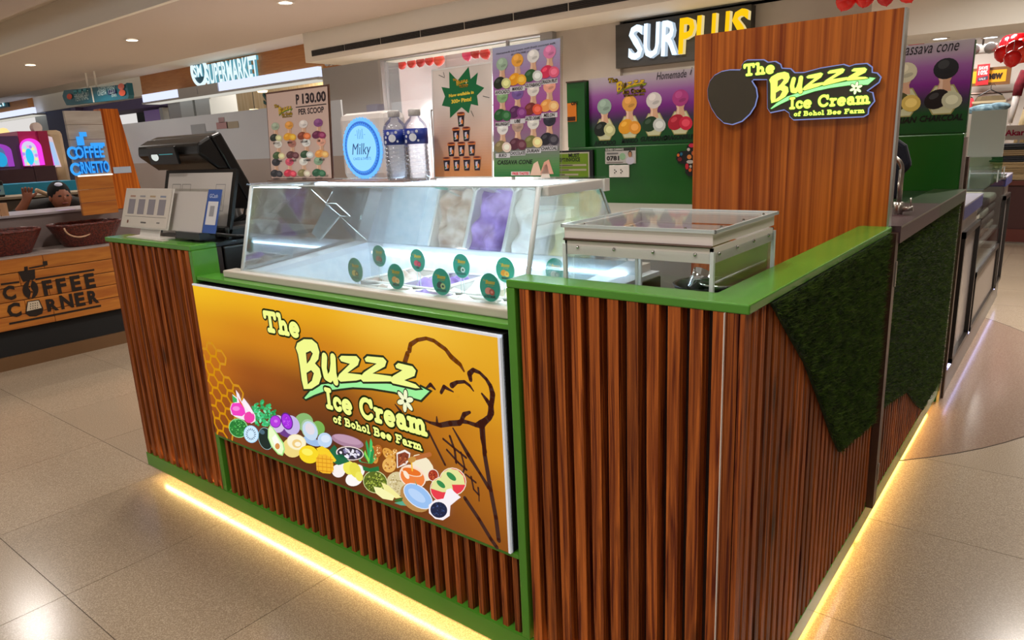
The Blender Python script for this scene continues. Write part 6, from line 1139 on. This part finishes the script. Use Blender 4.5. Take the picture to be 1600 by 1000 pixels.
sc_ = root_at('steel_cup', (-.21, .3, .98), 'small ridged steel cup tilted in the black bowl', 'cup'); kid(MB().lathe([(.02, 0), (.021, .01), (.0195, .014), (.0225, .028), (.021, .032), (.024, .05), (.0225, .05), (.018, .004), (.001, .003)], (-.228, .3, .997), 20, rot=Matrix.Rotation(R(25), 3, 'Y')).build('cup', M['chrome'], smooth=True), sc_)
tl_ = root_at('steel_tray', (-.17, .3, 1.01), 'shallow shiny steel lid resting on the black bowl', 'lid'); kid(MB().lathe([(.001, 1.012), (.05, 1.012), (.055, 1.022), (.05, 1.022), (.001, 1.016)], (-.165, .31, 0), 24).build('lid', M['chrome'], smooth=True), tl_)
tag(box('box_plinth', M['slatback'], -.49, -.09, .085, .5, .0, .894), 'dark cabinet under the acrylic box inside the corner counter', 'cabinet')

# ================================================================ back wall things
def bxz(px, py, y=2.66): p = at(px, py, 1, y); return (p[0], p[2])
bn = root_at('menu_banner', (-1, 2.7, 1.3), 'wide purple and green cone menu banner on the green wall', 'banner'); BW, BH = 2.02, .402; bx0, bz0, byy = -2.022, 1.302, 2.7
kid(box('board', M['black'], bx0, bx0+BW, byy, byy+.009, bz0, bz0+BH), bn); ar = Art((bx0, byy-.001, bz0), (1, 0, 0), (0, 0, 1), .0008)
stops = [(0, '0A4A18'), (.22, '0E4A1C'), (.38, '3C2A4A'), (.55, '7A1E84'), (.75, '9A5AA0'), (.9, 'B09CAE'), (1, 'B4A8B0')]
for j in range(60):
    t = j/59
    for (t0, c0), (t1, c1) in zip(stops, stops[1:]):
        if t0 <= t <= t1: k = (t-t0)/(t1-t0); c = tuple(np.array(lin(c0))*(1-k)+np.array(lin(c1))*k); break
    ar.rect(0, BH*j/60, BW, BH*(j+1)/60, c, .5)
def bu(px, py): p = bxz(px, py, byy); return (p[0]-bx0, p[1]-bz0)
a = bu(952, 152); logo(ar, a[0], a[1]-.01, bu(1011, 120)[0]-a[0], 'D8B020', '8AA020', '181008', '7A3A80', L=3, ob=.6, white='5A3A18')
a = bu(1026, 125); ar.text('Homemade', a[0], a[1], .042, '140C14', 3, shear=.3, width=bu(1073, 120)[0]-a[0]); a = bu(1078, 117); ar.text('i', a[0], a[1], .042, '140C14', 3, shear=.3)
a = bu(1415, 86); b_ = bu(1498, 80); ar.text('cassava cone', b_[0], a[1]-.002, .05, '140C14', 3, shear=.3, width=(b_[0]-a[0])*1.1, align='r')
for px, py, nm, sc, f1, f2 in ((945, 198, 'AVOCADO', '98B0A0', '141C10', 'C8C890'), (984, 194, 'MANGO', 'E0A048', 'E8A020', 'E8982C'), (1022, 190, 'GUYABANO', 'DCD4D0', '183818', 'C8CCC8'), (1063, 187, 'DRAGONFRUIT', 'B03A80', 'B01830', 'D02040'), (1411, 155, 'DURIAN', 'D8D0B0', '4A4A20', 'E0C060'), (1474, 150, 'CHARCOAL', '101418', '100E10', 'C8C8A8')):
    u, v = bu(px, py); s = .21; ar.poly([(u+.36*s*math.cos(R(60*k)), v-.08*s+.36*s*math.sin(R(60*k))) for k in range(6)], 'A8A060', 1.5); ar.poly([(u+.33*s*math.cos(R(60*k)), v-.08*s+.33*s*math.sin(R(60*k))) for k in range(6)], 'D0D0A8', 1.8); cone(ar, u, v, s, sc, f1, f2, None, L=2); ar.text(nm, u, v-.3-.0+.19, .026, '060C08', 4, bold=.03, shear=.25, width=min(.2, .022*len(nm)), align='c')
ar.build('print', M['paper'], bn)
# framed receipt notice
q0 = bxz(862, 275, 2.655); q1 = bxz(926, 237, 2.655)
nf = root_at('framed_notice', (q0[0], 2.66, q0[1]), 'yellow-green framed receipt notice at the left of the green wall', 'notice'); kid(box('frame', M['black'], q0[0]-.02, q1[0]+.01, 2.64, 2.66, q0[1]-.02, q1[1]+.012), nf); w_, h_p = q1[0]-q0[0]-.01, q1[1]-q0[1]; ar = Art((q0[0]-.005, 2.639, q0[1]), (1, 0, 0), (0, 0, 1), .0008)
ar.rect(0, -.01, w_, h_p, 'B8B4A0', 1); ar.rect(.008, -.01, w_-.008, h_p-.008, '6A8A14', 2); ar.text('MUST', w_*.5, h_p*.8, .022, '101808', 3, bold=.04); ar.text('RECEIPT/INVOICE', w_*.1, h_p*.62, .022, '101808', 3, bold=.03, width=w_*.68)
for k in range(3): ar.rect(w_*.08, h_p*(.42-.2*k), w_*(.93-.2*(k == 2)), h_p*(.5-.2*k), 'A8A088', 3); ar.rect(w_*.12, h_p*(.445-.2*k), w_*(.6-.1*k), h_p*(.475-.2*k), '28281C', 4)
ar.build('print', M['paper'], nf)
# business clearance plate and socket
q0 = bxz(947, 256); q1 = bxz(994, 231)
cp = root_at('clearance_plate', (q0[0], 2.65, q0[1]), 'white business clearance plate numbered 0781 on the green wall', 'plate'); w_, h_p = q1[0]-q0[0], q1[1]-q0[1]+.004; kid(box('plate', M['cardw'], q0[0], q1[0], 2.652, 2.66, q0[1], q0[1]+h_p), cp); ar = Art((q0[0], 2.651, q0[1]), (1, 0, 0), (0, 0, 1), .0008)
ar.rect(0, 0, w_, h_p, 'B8B4B0', .5); ar.rect(0, h_p*.8, w_, h_p, '202820', 1); ar.text('BUSINESS CLEARANCE', .004, h_p*.84, h_p*.12, 'C8C8C0', 2, bold=.03, width=w_*.6); ar.text('0781', w_*.05, h_p*.22, h_p*.26, '181818', 2, bold=.04, width=w_*.42); ar.ell(w_*.58, h_p*.45, w_*.1, h_p*.22, '8AB08A', 1.5); ar.rect(w_*.06, h_p*.6, w_*.44, h_p*.7, '686868', 2); ar.rect(w_*.04, h_p*.06, w_*.6, h_p*.1, '5A4A40', 1.5)
ar.ell(w_*.83, h_p*.18, w_*.14, h_p*.24, 'C0BCC8', 2); ar.ell(w_*.83, h_p*.6, w_*.065, h_p*.2, '181414', 2.5); ar.ell(w_*.83, h_p*.56, w_*.055, h_p*.17, 'A87858', 3); ar.build('print', M['halflit'], cp)
q0 = bxz(953, 277); q1 = bxz(984, 258)
so = root_at('wall_socket', (q0[0], 2.65, q0[1]), 'white double wall socket below the clearance plate', 'socket'); kid(box('plate', M['wplastic'], q0[0], q1[0], 2.65, 2.66, q0[1], q1[1]+.002, bevel=.003), so); hm = MB()
for c in (.32, .63):
    for (dx, dz) in ((-.03, .62), (-.03, .38), (.04, .5)): u = q0[0]+(q1[0]-q0[0])*(c+dx); v = q0[1]+(q1[1]-q0[1])*dz; hm.box(u-.003, u+.003, 2.6485, 2.6502, v-.004, v+.004)
kid(hm.build('holes', M['black']), so)
# orange sticker and dark decorative plaque
q0 = bxz(880, 191, 2.655); q1 = bxz(893, 161, 2.655)
st = root_at('orange_sticker', (q0[0], 2.65, q0[1]), 'orange caution sticker beside the menu stand on the green wall', 'sticker'); kid(box('sheet', mat('sticker_orange', 'D87818', .5), -2.157, -2.09, 2.656, 2.66, q0[1], q1[1]), st); ar = Art((-2.157, 2.655, q0[1]), (1, 0, 0), (0, 0, 1), .0008); ar.text('ON', .03, .1, .02, '201008', 1, bold=.04); ar.rect(.0, .005, .06, .03, '3A2008', 1); ar.build('print', M['halflit'], st)
pq = root_at('cross_plaque', (-1.33, 2.64, 1.15), 'dark cross-shaped plaque with colourful dots half hidden by the wood panel', 'plaque')
def c12(x, y): return bxz(1020+x/12.5, 200+y/12.5, 2.64)
pl = [c12(*p) for p in [(450, 600), (480, 480), (560, 450), (655, 450), (665, 350), (740, 280), (820, 250), (900, 280), (960, 350), (965, 450), (1060, 450), (1130, 500), (1150, 600), (1100, 690), (980, 700), (985, 880), (900, 940), (700, 940), (635, 880), (625, 700), (500, 690)]]
kid(MB().prism([(u, 2.64, v) for u, v in pl][::-1], (0, .02, 0)).build('plaque', M['blackmat']), pq); ar = Art((0, 2.639, 0), (1, 0, 0), (0, 0, 1), .0008); ar.map = lambda p: c12(*p)
for (x, y, a_, b_, c) in ((500, 530, 26, 32, 'D86828'), (560, 510, 26, 34, '186080'), (530, 610, 42, 42, '6A1418'), (760, 340, 60, 40, 'C01840'), (700, 420, 30, 32, 'B8B0A8'), (715, 565, 44, 46, 'C87838'), (780, 490, 20, 40, 'B05028'), (730, 660, 70, 36, 'B0A8A0'), (670, 750, 34, 60, 'B81828'), (730, 820, 30, 36, 'C85A18'), (740, 750, 24, 30, 'A8A090'), (900, 600, 50, 50, 'C87838'), (860, 760, 50, 60, 'B81828')): ar.poly(arc(x, y, a_, b_, 0, 360, 14), c, 1)
ar.build('dots', M['halflit'], pq)
# faucet and dark apron behind the wood panel
fa_ = root_at('faucet', (-.05, 1.55, 1.04), 'brushed steel gooseneck faucet beside the wood panel edge', 'faucet')
f0 = at(1403, 333, 1, 1.55); fx, fyy = f0[0], 1.55
kid(MB().tube([(fx, fyy, 1.04), (fx, fyy, 1.09)], .016, 16).build('base', M['steel'], smooth=True), fa_); kid(MB().tube([(fx, fyy, 1.085), (fx, fyy, 1.2)]+[(fx-.05+.05*math.cos(t), fyy, 1.2+.045*math.sin(t)) for t in [math.pi*i/10 for i in range(11)]]+[(fx-.1, fyy, 1.16)], .0085, 12).build('spout', M['steel'], smooth=True), fa_)
kid(MB().tube([(fx+.01, fyy, 1.065), (fx+.045, fyy, 1.068)], .009, 12).build('valve', M['steel'], smooth=True), fa_); kid(MB().tube([(fx+.038, fyy, 1.07), (fx+.036, fyy, 1.105)], .003, 8).build('lever', M['steel'], smooth=True), fa_)
ap = root_at('dark_apron', (-.15, 1.9, 1.05), 'dark navy cloth hanging behind the wood panel edge', 'cloth'); q = at(1404, 270, 1, 2.0); kid(MB().prism([(q[0]-.09, 1.98, 1.05), (q[0]+.01, 1.98, 1.06), (q[0]+.02, 1.98, 1.16), (q[0]+.045, 1.98, 1.19), (q[0]+.02, 1.98, 1.27), (q[0]-.02, 1.98, 1.3), (q[0]-.09, 1.98, 1.28)], (0, .05, 0)).build('cloth', mat('navy_cloth', '0C1020', .9), bevel=.015), ap)

# ================================================================ glass counters along the right aisle, face x = 0.02
def gcounter(y0, y1, lab, z=.98):
    r = root_at('glass_counter', (-.2, (y0+y1)/2, 0), lab, 'counter'); x0, x1 = -.45, .02; wd = mat('counter_taupe', '9A8E84', .35); bt = mat('blue_trim', '2C3470', .3)
    kid(box('plinth', mat('plinth_grey', '8A8480', .3), x0, x1-.005, y0, y1, .0, .12), r); kid(box('glow_strip', emis('violet_led', 'C0C0FF', 7), x1-.012, x1-.004, y0+.1, y1-.05, .122, .135), r)
    e1 = y0+.75; e2 = y1-.5
    kid(box('cabinet', wd, x0, x1-.02, y0, e1, .14, z-.09), r); kid(box('blue_top', bt, x0, x1, y0, e1, z-.09, z-.03), r); kid(box('top_cap', mat('cap_grey', '9C9AA8', .2), x0, x1, y0, e1, z-.03, z-.022), r)
    kid(box('cabinet', wd, x0, x1-.02, e2, y1, .14, z-.09), r); kid(box('blue_top', bt, x0, x1, e2, y1, z-.09, z-.03), r); kid(box('top_cap', MATS['cap_grey'], x0, x1, e2, y1, z-.03, z-.022), r)
    kid(box('glass_front', M['glass'], x1-.008, x1-.002, e1, e2, .45, z), r); kid(box('glass_top', thin_glass('shelf_glass', 'DCE8E4', 1.0, .85, .03, .15), x0, x1, e1, e2, z-.006, z), r); kid(box('inner_shelf', wd, x0, x1-.02, e1, e2, .6, .62), r); kid(box('lower_panel', wd, x0, x1-.006, e1, e2, .14, .45), r); kid(box('case_back', MATS['cap_grey'], x0, x0+.02, e1, e2, .45, z-.01), r)
    for (a, b) in ((y0+.08, e1-.04), (e1+.04, e2-.04), (e2+.04, y1-.06)):
        zz = .82 if b-a < .8 else .5
        fr2 = MB(); fr2.box(x1-.012, x1+.008, a, a+.03, .15, zz).box(x1-.012, x1+.008, b-.03, b, .15, zz).box(x1-.012, x1+.008, a, b, zz-.03, zz).box(x1-.012, x1+.008, a, b, .15, .175); dr = kid(fr2.build('door', mat('black_frame', '1C1612', .3)), r)
        sub(box('door_panel', mat('door_panel', 'A8A09C', .2), x1-.016, x1-.012, a+.02, b-.02, .16, zz-.01), dr)
    return r
gcounter(2.78, 5.4, 'glass topped display counter with blue trim and black framed doors along the aisle')
tag(box('end_post', M['bronze'], -.012, .02, 2.735, 2.775, 0, 1.19), 'slim bronze post between the kiosk and the glass counter', 'post')
for i in range(12):
    k, j = divmod(i, 4); z = .625+j*.06; c = ['8A7A6A', '5A4A44', 'B0A090', '6A5A58', '9A8878', '7A6A60', 'C0B4A4', '4A4040', 'A89888', '8A7C74', '6A6058', 'B8A898'][i]
    tag(MB().box(-.4, -.02, 3.6+k*.42, 3.98+k*.42, z, z+.055).build('folded_shirt', noisy('shirt_'+c, c, c, (40, 40, 40), 3, .9, bump=.4), bevel=.018), ['bottom', 'second', 'third', 'top'][j]+' folded shirt of the '+['nearest', 'middle', 'farthest'][k]+' pile in the glass counter', 'folded clothes', 'folded shirts in the glass counter')
# frosted display board standing on the counter
q = [at(1513, 174, 1, 4.3), at(1572, 170, 1, 4.3), at(1565, 244, 1, 4.3), at(1511, 246, 1, 4.3)]
db = root_at('frosted_board', (-.06, 4.3, .98), 'frosted pale board on a clear acrylic stand above the glass counter', 'board'); kid(box('board', mat('board_frost', 'A9ABA4', .4), q[3][0], q[2][0]+.005, 4.3, 4.31, q[3][2], q[0][2]), db); kid(box('stand', thin_glass('stand_acrylic', 'E0E8E4', .9, .85, .05, .15), q[3][0], q[2][0]+.01, 4.295, 4.3, .975, q[3][2]), db); kid(box('stand_top', M['acrylic'], q[3][0], q[2][0]+.02, 4.1, 4.5, 1.05, 1.055), db)
for xx in (q[3][0], q[2][0]+.005): kid(box('stand_leg', ed, xx, xx+.006, 4.1, 4.106, .976, 1.05), db); kid(box('stand_leg', ed, xx, xx+.006, 4.494, 4.5, .976, 1.05), db)
q = at(1545, 170, 1, 9.4); tag(MB().ball((q[0]-.02, 9.4, q[2]), .18, .12, .06).ball((q[0]+.1, 9.4, q[2]+.02), .12, .12, .05).ball((q[0]-.12, 9.42, q[2]-.01), .12, .1, .05).build('crumpled_jeans', noisy('jeans', '3A5868', '8AA8B4', (14, 14, 14), 3, .9), smooth=True), 'crumpled pale blue jeans on top of the shelf behind the frosted board', 'clothes')
tag(box('jeans_shelf', M['white'], q[0]-.35, q[0]+.12, 9.2, 9.55, 0, q[2]-.05), 'white block shelf carrying the crumpled jeans', 'shelf')
